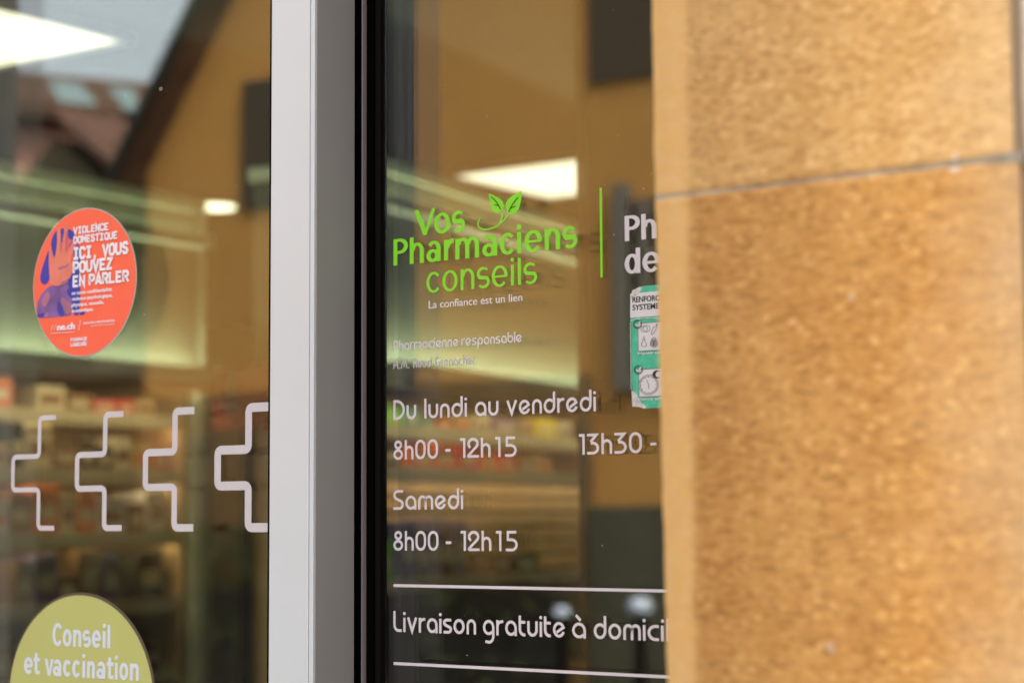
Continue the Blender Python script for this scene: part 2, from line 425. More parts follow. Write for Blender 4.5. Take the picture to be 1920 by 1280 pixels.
# rounded stroke letters of the opening-hours lines (cap height 1, stroke width SW)
SW = 0.132; H_ = SW/2; X_ = 0.71
def arc(cx, cy, rx, ry, a0, a1, n=14):
    return [(cx+rx*math.cos(R(a0+(a1-a0)*i/n)), cy+ry*math.sin(R(a0+(a1-a0)*i/n))) for i in range(n+1)]
def bowl(w, a0, a1, x=X_): return arc(w/2, x/2, w/2-H_, x/2-H_, a0, a1, 22)
def glyphs():
    g = {}
    g['l'] = (.132, [[(H_, 0), (H_, 1)]])
    g['i'] = (.132, [[(H_, 0), (H_, .69)]], [(H_, .885, .078)])
    g['u'] = (.61, [[(H_, X_)] + arc(.305, .305, .305-H_, .305-H_, 180, 360) + [(.61-H_, X_)]])
    g['n'] = (.59, [[(H_, 0)] + arc(.295, X_-.295, .295-H_, .295-H_, 180, 0) + [(.59-H_, 0)]])
    g['m'] = (.95, [[(H_, 0)] + arc(.2705, X_-.27, .2045, .27-H_, 180, 0) + [(.475, 0)], [(.475, .45)] + arc(.6795, X_-.27, .2045, .27-H_, 180, 0) + [(.95-H_, 0)]])
    g['h'] = (.57, [[(H_, 0), (H_, 1)], [(H_, .36)] + arc(.285, X_-.285, .285-H_, .285-H_, 165, 0) + [(.57-H_, 0)]])
    g['D'] = (.73, [[(H_, 0), (H_, 1)], [(.09, 1-H_), (.22, 1-H_)] + arc(.22, .5, .51-H_, .5-H_, 90, -90, 20) + [(.165, H_)]])
    g['d'] = (.69, [bowl(.69, 42, 360) + [(.69-H_, 1.04)]])
    g['a'] = (.69, [bowl(.69, -42, -360) + [(.69-H_, 0)]])
    g['à'] = (.69, [bowl(.69, -42, -360) + [(.69-H_, 0)], [(.20, 1.04), (.43, .80)]])
    g['g'] = (.69, [bowl(.69, -42, -360) + [(.69-H_, -.05)] + arc(.36, -.05, .33-H_, .28, 0, -90, 8) + [(.14, -.30)]])
    g['b'] = (.69, [[(H_, 1), (H_, X_/2)] + bowl(.69, 180, 495)])
    g['p'] = (.69, [[(H_, -.33), (H_, X_/2)] + bowl(.69, 180, -138)])
    g['e'] = (.69, [[(.21, .235), (.655, .50)], bowl(.69, 32, 342)])
    g['o'] = (.70, [], [], [bowl(.70, 0, 360)[:-1]])
    g['c'] = (.60, [[(.60, X_-H_)] + arc(.42, X_/2, .42-H_, X_/2-H_, 90, 270, 20) + [(.60, H_)]])
    g['r'] = (.42, [[(H_, 0), (H_, X_)], [(H_, .40)] + arc(.34, .40, .34-H_, X_-H_-.40, 180, 90, 8) + [(.42, X_-H_)]])
    g['v'] = (.66, [[(H_*.9, X_), (.33, .06), (.66-H_*.9, X_)]])
    g['s'] = (.56, [[(.52, X_-H_)] + arc(.235, X_-H_-.13, .17, .13, 90, 235, 12) + arc(.325, H_+.13, .17, .13, 55, -90, 12) + [(.03, H_)]])
    g['S'] = (.66, [[(.62, 1-H_)] + arc(.27, 1-H_-.2, .205, .2, 90, 235, 12) + arc(.39, H_+.2, .205, .2, 55, -90, 12) + [(0, H_)]])
    g['L'] = (.55, [[(H_, 1.0)] + arc(.34, .34, .34-H_, .34-H_, 180, 270, 10) + [(.55, H_)]])
    g['t'] = (.39, [[(H_, .95)] + arc(.32, .32, .32-H_, .32-H_, 180, 270, 10) + [(.39, H_)], [(SW, X_-H_), (.39, X_-H_)]])
    g['0'] = (.67, [], [], [arc(.335, .64, .335-H_, .36-H_, 0, 180) + arc(.335, .36, .335-H_, .36-H_, 180, 360)])
    g['1'] = (.31, [[(0, 1-H_), (.31-H_, 1-H_), (.31-H_, 0)]])
    g['2'] = (.68, [arc(.335, .70, .335-H_, .30-H_, 232, -38, 24) + [(.10, .155)] + arc(.14, H_+.03, .09, .045, 150, 250, 4) + [(.20, H_), (.68, H_)]])
    g['3'] = (.64, [[(0, 1-H_), (.50, 1-H_), (.19, .60)], [(.20, .55), (.30, .55)] + arc(.30, .305, .34-H_, .245, 90, -90, 14) + [(0, H_)]])
    g['5'] = (.68, [[(.60, 1-H_), (.05+H_, 1-H_), (.05+H_, .56), (.30, .56)] + arc(.34, .31, .34-H_, .25, 90, -90, 14) + [(0, H_)]])
    g['8'] = (.63, [], [], [arc(.315, .765, .25-H_, .235-H_, 0, 360, 24)[:-1], arc(.315, .27, .315-H_, .275-H_, 0, 360, 24)[:-1]])
    g['-'] = (.31, [[(0, .41), (.31, .41)]])
    g['P'] = (.62, [[(H_, 0)] + arc(.31, .69, .31-H_, .31-H_, 180, -90, 22) + [(.20, .38+H_*0)]])
    g['A'] = (.66, [[(H_, 0)] + arc(.33, .67, .33-H_, .33-H_, 180, 0, 18) + [(.66-H_, 0)], [(SW, .40), (.66-SW, .40)]])
    g['R'] = (.66, [[(H_, 0)] + arc(.31, .72, .31-H_, .28-H_, 180, -90, 22) + [(.20, .44)], [(.30, .44), (.45, .40), (.60, 0)]])
    g['M'] = (.92, [[(H_, 0), (.24, .94), (.46, .18), (.68, .94), (.92-H_, 0)]])
    g['G'] = (.80, [arc(.44, .5, .44-H_, .5-H_, 48, 360, 26), [(.44, .47), (.80, .47)]])
    g['.'] = (.15, [[(.0, .075), (.15, .075)]])
    return g
GL = glyphs()
def strokes(name, segs, m, parent, y, cap, z0, sw_scale=1.0):
    """segs: list of (text, x0, x1); every run is stretched to its measured width."""
    fl = Flat(y)
    for body, x0, x1 in segs:
        pen = 0; items = []
        for ch in body:
            if ch == ' ': pen += .36; continue
            g = GL[ch]; gap = {'1': .26, '-': .40, '5': .26}.get(ch, .125) if pen else 0
            pen += gap; items.append((g, pen)); pen += g[0]
            if ch == '-': pen += .3
        end = items[-1][1] + items[-1][0][0]
        sx = (x1-x0)/end
        for g, px in items:
            tx = lambda p, px=px: (x0+(px+p[0])*sx, z0+p[1]*cap)
            for st in g[1]: fl.ribbon([tx(p) for p in st], SW*cap*sw_scale)
            for d in (g[2] if len(g) > 2 else []): fl.disc(x0+(px+d[0])*sx, z0+d[1]*cap, d[2]*cap, n=20)
            for cl in (g[3] if len(g) > 3 else []): fl.ribbon([tx(p) for p in cl], SW*cap*sw_scale, True)
    return fl.build(name, m, parent)

# blocky typewriter capitals of the round coral sticker
def block_glyphs():
    a = .13; b = .87
    o_ = [(.1, .25), (.1, .75), (.28, .92), (.62, .92), (.8, .75), (.8, .25), (.62, .08), (.28, .08)]
    return {
     'V': [[(.06, 1), (.45, .06), (.84, 1)]], 'I': [[(.45, 0), (.45, 1)], [(.1, .08), (.8, .08)], [(.1, .92), (.8, .92)]],
     'O': ['c', o_], 'L': [[(.15, 1), (.15, .08), (.82, .08)]], 'E': [[(.82, .92), (.15, .92), (.15, .08), (.82, .08)], [(.15, .5), (.7, .5)]],
     'N': [[(.12, 0), (.12, .96), (.76, .04), (.76, 1)]], 'C': [[(.82, .68), (.80, .78), (.64, .92), (.28, .92), (.1, .75), (.1, .25), (.28, .08), (.64, .08), (.80, .22), (.82, .32)]],
     'D': [[(.12, .08), (.12, .92), (.5, .92), (.8, .68), (.8, .32), (.5, .08), (.12, .08)]], 'M': [[(.1, 0), (.1, .94), (.45, .4), (.8, .94), (.8, 0)]],
     'S': [[(.8, .72), (.64, .92), (.28, .92), (.12, .76), (.2, .6), (.7, .42), (.8, .26), (.64, .08), (.26, .08), (.1, .28)]],
     'T': [[(.45, 0), (.45, .92)], [(.04, .92), (.86, .92)]], 'Q': ['c', o_, [(.5, .3), (.82, -.08)]], 'U': [[(.1, 1), (.1, .28), (.28, .08), (.62, .08), (.8, .28), (.8, 1)]],
     'P': [[(.14, 0), (.14, .92), (.6, .92), (.8, .78), (.8, .56), (.6, .42), (.14, .42)]], 'Z': [[(.1, .92), (.76, .92), (.14, .08), (.82, .08)]],
     'A': [[(.06, 0), (.45, .95), (.84, 0)], [(.22, .28), (.68, .28)]], 'R': [[(.14, 0), (.14, .92), (.6, .92), (.8, .78), (.8, .6), (.6, .46), (.14, .46)], [(.5, .46), (.82, 0)]],
     ',': [[(.42, .2), (.30, -.22)]], ' ': []}
BG = block_glyphs()
def block_text(fl, body, x0, x1, z0, cap, w=.19, adv=None):
    adv = adv or {}
    pos = 0; it = []
    for ch in body:
        it.append((ch, pos)); pos += adv.get(ch, 1.0)
    sx = (x1-x0)/(pos-.1)
    for ch, p in it:
        g = BG[ch]; cl = False
        for st in g:
            if st == 'c': cl = True; continue
            fl.ribbon([(x0+(p+q[0])*sx, z0+q[1]*cap) for q in st], w*cap, cl); cl = False

# ------------------------------------------------------------------ setting: pavement, street, shop shell
mm = MB().box(-60, 60, -60, 0.0, -0.25, -0.15)
tag(mm.build('road', mat('asphalt', (0.055, 0.055, 0.058), 0.9, 0, 0.2, 0.3, 3, 0.5, 60)), kind='structure')
tag(MB().box(-14, 14, -2.2, -0.05, -0.149, 0.0).build('pavement', mat('paving_stone', (0.26, 0.25, 0.23), 0.85, 0, 0.2, 0.2, 6, 0.3, 80), bevel=0.01), kind='structure')
tag(MB().box(-20, 14, -14, -9.6, -0.149, 0.0).build('pavement', mat('far_paving', (0.20, 0.19, 0.175), 0.85, 0, 0.2, 0.2, 6), bevel=0.01), kind='structure')

m_ceil = mat('shop_ceiling_paint', (0.07, 0.068, 0.06), 0.8, 0, 0.1, 0.04, 2)
m_wall = mat('shop_wall_paint', (0.66, 0.62, 0.42), 0.8, 0, 0.1, 0.06, 2)
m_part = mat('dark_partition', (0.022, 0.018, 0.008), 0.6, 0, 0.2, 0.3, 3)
m_floor = mat('shop_floor', (0.07, 0.055, 0.04), 0.4, 0, 0.3, 0.2, 3)
m_front = mat('shop_front_stone', (0.52, 0.30, 0.11), 0.9, 0, 0.2, 0.15, 8)
PH = empty('pharmacy_building', (0, 0, 0), label='stone fronted pharmacy with lit ceiling seen through its glass front', cat='building')
MB().box(-9, 2.0, 0.12, 9.0, 2.75, 2.95).build('ceiling', m_ceil, PH)
MB().box(-9, 2.0, 0.10, 9.0, -0.06, -0.004).build('floor', m_floor, PH)
w = MB(); w.box(-9.2, -9.0, 0.1, 9.2, 0, 2.95); w.box(-9.0, 2.0, 9.0, 9.2, 0, 2.95); w.box(2.0, 2.2, 0.1, 9.2, 0, 2.95)
w.build('inner_wall', m_wall, PH)
w = MB(); w.box(-9.2, 2.2, -0.12, 0.095, 2.45, 3.6); w.box(-9.2, -2.12, -0.12, 0.095, 0, 2.45); w.box(0.30, 2.2, -0.12, 0.095, 0, 2.45)
w.build('front_wall', m_front, PH)

# partition inside, right of the lit shelves
pe = at(1104, 640, 1.2).x
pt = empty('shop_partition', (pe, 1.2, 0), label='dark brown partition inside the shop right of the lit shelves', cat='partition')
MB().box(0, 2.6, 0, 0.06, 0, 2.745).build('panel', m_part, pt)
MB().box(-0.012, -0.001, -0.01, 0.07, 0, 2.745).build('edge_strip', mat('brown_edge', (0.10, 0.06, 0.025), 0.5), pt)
# twin pillar left of the door, out of frame, mirrored in the left edge of the door glass
pp = at(20, 640, 0.25).x
ps = empty('stone_pillar', (pp-0.15, -0.25, 0), label='grey stone pillar mirrored at the left edge of the door glass', cat='pillar')
m_twin = mat('weathered_grey_stone', (0.36, 0.33, 0.28), .9, 0, .1, .2, 12)
MB().box(-0.15, 0.15, 0, 0.21, 0.30, 2.6).build('shaft', m_twin, ps, bevel=0.006)
MB().box(-0.17, 0.17, -0.02, 0.215, 0.001, 0.299).build('base', M['render'], ps, bevel=0.006)

# ceiling lamps
m_emit = mat('lamp_diffuser', (0.8, 0.8, 0.8), 0.6, emis=(1.0, 0.92, 0.68), estr=0.52)
m_tube = mat('strip_diffuser', (0.8, 0.8, 0.7), 0.6, emis=(0.92, 1.0, 0.80), estr=6.0)
m_under = mat('added_glow_diffuser', (0.8, 0.8, 0.7), 0.6, emis=(1.0, 0.84, 0.58), estr=2.4)  # for glow strips added to brighten the shelves
m_top = mat('upper_strip_diffuser', (0.8, 0.8, 0.7), 0.6, emis=(0.92, 1.0, 0.78), estr=1.9)
m_trim = mat('lamp_trim', (0.5, 0.5, 0.48), 0.5)
def panel_lamp(x, y, label, s=0.6):
    t = empty('ceiling_light', (x, y, 2.75), label=label, cat='ceiling light', group='square ceiling light panels')
    f = MB(); e = s/2
    f.box(-e-.02, e+.02, -e-.02, -e, -.02, -.001); f.box(-e-.02, e+.02, e, e+.02, -.02, -.001); f.box(-e-.02, -e, -e, e, -.02, -.001); f.box(e, e+.02, -e, e, -.02, -.001)
    f.build('frame', m_trim, t)
    MB().box(-e+.001, e-.001, -e+.001, e-.001, -.014, -.002).build('diffuser', m_emit, t)
p1 = atz(218, 73, 2.736); p2 = atz(877, 335, 2.736)
panel_lamp(p1.x-0.30, p1.y-0.28, 'glowing square ceiling panel cut by the top left corner', 0.60)
panel_lamp(p2.x+0.31, p2.y+0.22, 'glowing square ceiling panel behind the green leaf logo', 0.62)
panel_lamp(p1.x-0.30+2.3, p1.y-0.28, 'added square ceiling panel brightening the shop above the space between door and partition', 0.60)  # this and the next two panels are added to brighten the shop
panel_lamp(p2.x+0.30+2.2, p2.y+0.20, 'added square ceiling panel brightening the shop, deep in the shop behind the partition', 0.62)
panel_lamp(p1.x-0.30, p1.y-0.28+5.4, 'added square ceiling panel brightening the shop, farthest back in the shop', 0.62)
t = empty('downlight', tuple((atz(404, 373, 2.75))), label='small round glowing downlight above the coral sticker height', cat='downlight')
MB().cyl(0, 0, -.03, -.001, .085, .085).build('ring', m_trim, t)
MB().cyl(0, 0, -.036, -.0305, .076, .076).build('diffuser', mat('downlight_diffuser', (.8, .8, .8), .6, emis=(1, .97, .70), estr=0.9), t)

# ------------------------------------------------------------------ shelving units with boxes
m_wood = mat('shelf_wood', (0.52, 0.33, 0.14), 0.55, 0, 0.3, 0.18, 9)
m_back = mat('shelf_back', (0.46, 0.29, 0.12), 0.6, 0, 0.2, 0.15, 7)
m_cream = mat('cream_shelf_edge', (0.56, 0.47, 0.28), 0.5)
m_can = mat('olive_canopy', (0.13, 0.135, 0.09), 0.6, 0, 0.2, 0.05, 3)
m_canlight = mat('canopy_top_moulding', (0.74, 0.78, 0.56), 0.6)
m_side = mat('beige_side_panel', (0.66, 0.48, 0.27), 0.6, 0, 0.2, 0.15, 4)
m_low_shade = mat('lower_shelf_shade', (0.035, 0.024, 0.014), 0.5, 0, 0.3, 0.3, 5)  # dark colour standing in for the shade low on the shelves
m_pillarlit = mat('pale_end_post', (0.40, 0.44, 0.30), 0.5)
def shelf_unit(name, A, B, ext0, ext1, shelves, z_can0, z_can1, z_strip, label, slat=None, endpost=None, z_shade=1.09):
    A = Vector(A); B = Vector(B); t = (B-A).normalized(); ang = math.atan2(t.y, t.x)   # local x along the unit, the front faces local -y... (towards +x of the room)
    u = empty(name, (A.x, A.y, 0), ang, label=label, cat='shelf unit')
    x0, x1 = ext0, ext1; dp = 0.32
    MB().box(x0, x1, dp, dp+.02, 0.08, z_can0-.06).build('back_panel', m_back, u)
    MB().box(x0+.021, x1-.021, .03, dp-.002, 0, .08).build('plinth', M['rubber2'], u)
    MB().box(x0, x0+.02, 0, dp-.001, 0, z_can0-.06).build('side_panel', m_side, u)
    MB().box(x1-.02, x1, 0, dp-.001, 0, z_can0-.06).build('side_panel', m_wood, u)
    for z in shelves:
        s = MB().box(x0+.021, x1-.021, .022, dp-.003, z-.02, z).build('shelf', m_wood, u)
        MB().box(x0+.021, x1-.021, .012, .0215, z-.030, z+.004).build('edge_strip', m_cream, s)
        if z > 1.4: MB().box(x0+.03, x1-.03, .026, .042, z-.0255, z-.0205).build('added_shelf_glow', m_under, s)  # added glow strip brightening the row below, hidden by the edge
    c = MB().box(x0-.01, x1+.01, -.02, dp+.02, z_can0-.04, z_can1).build('canopy', m_can, u)
    MB().box(x0-.02, x1+.02, -.035, dp+.03, z_can1+.001, z_can1+.035).build('moulding', m_canlight, c)
    MB().box(x0-.02, x1+.02, -.062, -.056, z_can1-.092, z_can1-.062).build('moulding', m_canlight, c)
    MB().box(x0-.02, x1+.02, -.0555, -.0205, z_can1-.092, z_can1-.086).build('moulding', m_canlight, c)
    MB().box(x0, x1, -.05, -.03, z_can1-.0855, z_can1-.072).build('light_strip', m_top, u)
    for xx_ in (x0-.0225, x1+.0205): MB().box(xx_, xx_+.002, -.062, -.0205, z_can1-.092, z_can1-.06).build('cove_end', m_canlight, c)
    MB().box(x0-.01, x1+.01, -.10, -.094, z_can0-.055, z_can0-.018).build('cove_lip', m_canlight, c)
    MB().box(x0-.01, x1+.01, -.10, -.094, z_can0-.082, z_can0-.0555).build('valance', m_wood, c)  # board added to hide the glow strip behind it
    MB().box(x0+.03, x1-.03, -.075, -.045, z_can0-.064, z_can0-.0555).build('added_shelf_glow', m_under, u)  # added glow strip brightening the top row
    for xx_ in (x0-.0125, x1+.0105): MB().box(xx_, xx_+.002, -.10, -.0205, z_can0-.082, z_can0-.016).build('cove_end', m_canlight, c)
    MB().box(x0-.01, x1+.01, -.0935, .30, z_can0-.055, z_can0-.045).build('cove_floor', m_can, c)
    MB().box(x0+.01, x1-.01, -.085, -.055, z_can0-.0445, z_can0-.028).build('light_strip', m_tube, u)
    if slat:
        for k in range(slat[2]):
            z = slat[0]+(slat[1]-slat[0])*k/slat[2]
            MB().box(x0+.0215, x1-.0215, .10, .115, z, z+(slat[1]-slat[0])/slat[2]*.72).build('slat', m_wood, u)
    cb = MB().box(x0+.03, x1-.03, -.004, .0215, .085, z_shade).build('dark_lower_front', m_low_shade, u)  # dark front added in place of shade on the lower shelves
    k_ = x0+.36
    while k_ < x1-.1:
        MB().box(k_, k_+.004, -.0055, -.0042, .09, z_shade-.005).build('front_groove', M['rubber'], cb); k_ += .4
    if endpost:
        MB().box(x1+.022, x1+.04, -.02, .01, z_can0-.06, z_can1+.03).build('end_post', m_pillarlit, u)
    return u
PAL = {}
def pmat(name, c):
    if name not in PAL: PAL[name] = mat(name.replace(' ', '_')+'_carton', c, 0.5, 0, 0.3, 0.12, 30)
    return PAL[name]
COLS = {'orange': (0.70, 0.17, 0.02), 'red': (0.62, 0.035, 0.02), 'pink': (0.66, 0.13, 0.11), 'cream': (0.62, 0.52, 0.33), 'tan': (0.50, 0.33, 0.14),
        'white': (0.68, 0.64, 0.55), 'dark blue': (0.03, 0.035, 0.10), 'dark brown': (0.06, 0.035, 0.02), 'purple': (0.16, 0.10, 0.20), 'yellow': (0.80, 0.60, 0.015),
        'green': (0.16, 0.56, 0.02), 'teal': (0.10, 0.30, 0.25), 'black': (0.02, 0.02, 0.02), 'brown': (0.24, 0.12, 0.045), 'maroon': (0.16, 0.03, 0.03)}
ORD = ['first', 'second', 'third', 'fourth', 'fifth', 'sixth', 'seventh', 'eighth', 'ninth', 'tenth', 'eleventh', 'twelfth', 'thirteenth', 'fourteenth', 'fifteenth', 'sixteenth']
def row(unit, unit_word, shelf_word, z, items, yoff=.03):
    """items: (x0, x1, height, colour) along the shelf, each a carton of its own."""
    for k, (x0, x1, h, cname) in enumerate(items):
        m = pmat(cname, COLS[cname])
        q = empty('carton', (0, 0, 0), label='blurred %s carton, %s from the left on the %s shelf of the %s unit' % (cname, ORD[min(k, 15)], shelf_word, unit_word),
                  cat='box', group='cartons on the %s shelves' % unit_word)
        q.matrix_world = unit.matrix_world if False else Matrix.Translation(unit.location) @ Matrix.Rotation(unit.rotation_euler.z, 4, 'Z') @ Matrix.Translation((0.5*(x0+x1), yoff, z+.0005))
        wd = (x1-x0)/2; dp = .12
        MB().box(-wd, wd, 0, dp, 0, h).build('body', m, q, bevel=0.002)
        MB().box(-wd*.7, wd*.7, -.0012, -.0002, h*.30, h*.62).build('label_band', pmat('cream' if cname not in ('cream', 'white', 'tan') else ('orange' if k % 2 else 'brown'), COLS['cream'] if cname not in ('cream', 'white', 'tan') else (COLS['orange'] if k % 2 else COLS['brown'])), q)
def fill(x0, x1, hs, cols, wmin, wmax, gap=.006, seed=1):
    rr = random.Random(seed); x = x0; out = []
    while x < x1-wmin:
        wd = rr.uniform(wmin, wmax)
        if x+wd > x1: break
        if rr.random() > .12: out.append((x, x+wd, rr.uniform(*hs), rr.choice(cols)))
        x += wd+gap
    return out
U1 = shelf_unit('shelf_unit', (-3.647, 1.985), (-3.678, 2.708), -0.55, 0.65, [1.765, 1.625, 1.47, 1.30, 1.12, 0.85, 0.5], 1.908, 2.30, 1.88,
                'lit shelving unit of cartons behind the coral sticker and crosses', endpost=True)
U2 = shelf_unit('shelf_unit', (-3.122, 2.757), (-3.354, 4.021), -0.06, 1.75, [1.735, 1.632, 1.345, 1.15, 0.85, 0.5], 1.903, 2.36, 1.872,
                'lit shelving unit with slatted boards behind the opening hours lettering', slat=(1.36, 1.61, 6), z_shade=1.32)
row(U1, 'left', 'top', 1.765, fill(-.5, .62, (.03, .075), ['orange', 'orange', 'pink', 'cream', 'tan', 'red', 'brown'], .05, .10, seed=3))
row(U1, 'left', 'second', 1.625, fill(-.5, .62, (.05, .11), ['dark brown', 'black', 'red', 'pink', 'cream', 'brown', 'tan'], .04, .09, seed=5))
row(U1, 'left', 'third', 1.47, fill(-.5, .62, (.07, .125), ['cream', 'cream', 'tan', 'white', 'orange', 'brown', 'tan'], .05, .11, seed=8))
row(U1, 'left', 'fourth', 1.30, fill(-.5, .62, (.07, .13), ['brown', 'tan', 'orange', 'dark brown', 'purple', 'yellow', 'brown'], .05, .10, seed=11))
row(U1, 'left', 'fifth', 1.12, fill(-.5, .62, (.07, .13), ['dark brown', 'black', 'maroon', 'brown', 'purple'], .05, .10, seed=14))
row(U2, 'right', 'top', 1.735, [(.0, .07, .06, 'green'), (.075, .16, .045, 'green'), (.17, .25, .05, 'teal'), (.27, .33, .03, 'teal'), (.36, .43, .03, 'orange'), (.46, .55, .045, 'tan'),
     (.58, .68, .05, 'cream'), (.70, .86, .05, 'purple'), (.88, .97, .05, 'tan'), (.99, 1.13, .06, 'yellow'), (1.15, 1.26, .055, 'cream')])
row(U2, 'right', 'second', 1.632, [(.05, .14, .06, 'dark brown'), (.2, .33, .055, 'orange'), (.34, .46, .065, 'orange'), (.48, .60, .06, 'red'), (.62, .72, .05, 'orange'), (.74, .84, .05, 'red'), (.86, .98, .045, 'brown'), (1.0, 1.1, .05, 'tan')])
row(U2, 'right', 'third', 1.345, [(.02, .10, .10, 'green'), (.16, .23, .15, 'dark blue'), (.235, .30, .13, 'dark blue'), (.305, .37, .155, 'purple'), (.375, .45, .14, 'maroon'), (.455, .52, .15, 'purple'), (.7, .8, .06, 'brown'), (.85, 1.0, .05, 'dark brown')])
# dark red poster beyond the left unit
a = at(400, 692, 2.60); b = at(505, 800, 2.60)
COLS['oxblood'] = (0.36, 0.03, 0.028)
po = empty('poster_stand', ((a.x+b.x)/2, 2.60, 0), label='blurred dark red poster panel beyond the right end of left shelves', cat='poster')
MB().box(a.x-(a.x+b.x)/2, b.x-(a.x+b.x)/2, 0, .012, b.z, a.z).build('panel', pmat('oxblood', COLS['oxblood']), po)
MB().box(a.x-(a.x+b.x)/2+.04, a.x-(a.x+b.x)/2+.09, -.003, -.0005, b.z+.04, a.z-.01).build('picture', pmat('purple', COLS['purple']), po)
MB().box(-.01, .01, .0125, .03, 0, b.z+.05).build('post', M['rubber2'], po)
MB().box(-.12, .12, -.06, .06, 0, .012).build('foot', M['rubber2'], po)
a = at(377, 706, 2.63)
dc = empty('display_column', (a.x, a.y, 0), label='slim pale green round display column at the right end of the left shelves', cat='display stand')
MB().cyl(0, 0, .04, a.z-.04, .032).cyl(0, 0, a.z-.0395, a.z-.006, .032, .018).build('tube', mat('column_paint', (0.26, 0.27, 0.17), .5), dc)
MB().cyl(0, 0, 0, .039, .12).build('foot', M['rubber2'], dc)

# ------------------------------------------------------------------ sliding door leaf with double glazing
XE, XL = -0.9566, -0.9990            # stile: right and left edge
DOOR = empty('sliding_door', (-1.5, 0, 0), label='pale aluminium framed glass sliding door left of the black seal', cat='door')
def P0(o, parent): o.parent = parent; o.matrix_parent_inverse = Matrix.Translation(-parent.location); return o
def rel(o, parent):
    for v in o.data.vertices: v.co -= parent.location
    o.parent = parent; return o
zt, zb = 2.40, 0.02
st = MB().box(XL, XE-.0044, 0.0, 0.046, zb, zt).build('stile', M['alu'], None, bevel=0.0006); rel(st, DOOR)
st.name = 'stile'
rel(MB().box(XE-.0040, XE, 0.0006, 0.0456, zb, zt).build('edge_cover', [M['alu']], None, bevel=0.0005), DOOR)
rel(MB().box(XE+.0001, XE+.0009, 0.0022, 0.0454, zb, zt).build('shaded_side', M['alu_side'], None), DOOR)
rel(MB().box(-2.06, -2.02, 0.0, 0.046, zb, zt).build('stile', M['alu'], None, bevel=0.0006), DOOR)
rel(MB().box(-2.0195, XL-.0005, 0.0, 0.046, zt-.06, zt).build('rail', M['alu'], None, bevel=0.0006), DOOR)
rel(MB().box(-2.0195, XL-.0005, 0.0, 0.046, zb, zb+.08).build('rail', M['alu'], None, bevel=0.0006), DOOR)
rel(MB().box(XL-.0022, XL-.0004, 0.0008, 0.03, zb+.081, zt-.061).build('seal', M['rubber'], None), DOOR)
g = MB(); g.box(-2.019, XL-.0026, 0.0015, 0.0045, zb+.081, zt-.061); g.box(-2.019, XL-.0026, 0.0185, 0.0215, zb+.081, zt-.061)
GY = 0.0015
rel(g.build('glass_pane', M['glass'], None), DOOR)

# fixed side window with black seals
FY = 0.060
WIN = empty('side_window', (-0.6, FY, 0), label='fixed double glazed side window with opening hours lettering', cat='window')
xg = at(721, 640, FY).x
xa = -0.9800
def rw(o): return rel(o, WIN)
xlip0 = at(677.3, 640, 0.052).x; xlip1 = at(680.2, 640, 0.052).x
rw(MB().box(-1.02, xlip0, 0.0535, 0.0635, 0, 2.44).build('seal', M['rubber'], None))
rw(MB().box(xlip0+.0002, xlip1, 0.0520, 0.0635, 0, 2.44).build('lip', M['lip'], None))
x1 = xlip1+.0002; dxs = (xg-x1)
sb = MB(); sb.box(x1, x1+dxs*.30, 0.056, 0.0635, 0, 2.44); sb.box(x1+dxs*.30+.0002, x1+dxs*.55, 0.0548, 0.0635, 0, 2.44); sb.box(x1+dxs*.55+.0002, x1+dxs*.66, 0.0562, 0.0635, 0, 2.44)
rw(sb.build('gasket', M['rubber'], None))
rw(MB().box(x1+dxs*.66+.0002, xg, 0.0545, 0.0632, 0, 2.44).build('glazing_bead', M['rubber2'], None, bevel=0.0008))
g = MB(); g.box(xg+.0003, 0.29, FY, FY+.003, 0.02, 2.44); g.box(xg+.0003, 0.29, FY+.016, FY+.019, 0.02, 2.44)
rw(g.build('glass_pane', M['glass'], None))

m_dust = mat('dust', (0.55, 0.53, 0.48), .9, 0, .1)
rd_ = random.Random(12)
for par, yy, xa_, xb_, nn in ((DOOR, 0.0015, -1.29, XL-.01, 46), (WIN, FY, xg+.005, -.70, 42)):
    f_ = Flat(yy, .00002)
    for k in range(nn):
        x = rd_.uniform(xa_, xb_); z = rd_.uniform(1.33, 1.86); r_ = rd_.uniform(.00012, .00038)
        f_.disc(x, z, r_, r_*rd_.uniform(.7, 1.2), 8)
    f_.ring(at(302, 167, yy).x, at(302, 167, yy).z, .0012, .0012, .0003, 16) if par is DOOR else None
    o = rel(f_.build('dust', m_dust, None), par); o['kind'] = 'stuff'
# ------------------------------------------------------------------ lettering on the side window
TY = FY
def U(x, y): return at(x, y, TY).x
def Z(x, y): return at(x, y, TY).z
LG = empty('logo_lettering', (U(738, 498), TY, Z(738, 498)), label='lime green logo lettering with two leaves on the side window', cat='lettering')
def rl(o, p=None): return rel(o, p or LG)
zP = Z(737.9, 498.2); zV = Z(796.5, 441); zC = Z(864.4, 543.8)
def word(name, chars, ex, ox, oy, k, zb_, cap, S_, T_, m, par):
    fl = Flat(TY)
    for ch, (a_, b_) in zip(chars, ex):
        yy = oy
        xa_ = U(ox+a_/k, yy); xb_ = U(ox+b_/k, yy)
        human(fl, ch, xa_, xb_-xa_, zb_, cap, S_, T_)
    return rel(fl.build(name, m, None), par)
word('word', 'Pharm', [(92, 285), (310, 498), (535, 722), (768, 903), (922, 1237)], 725, 490, 7.11, zP, .0199, .0037, .0022, M['green'], LG)
word('word', 'aciens', [(68, 265), (303, 503), (530, 592), (635, 862), (903, 1110), (1145, 1338)], 895, 470, 7.11, zP, .0199, .0037, .0022, M['green'], LG)
word('word', 'Vos', [(370, 652), (635, 848), (872, 1048)], 725, 438, 7.11, zV, .0196, .0037, .0022, M['green'], LG)
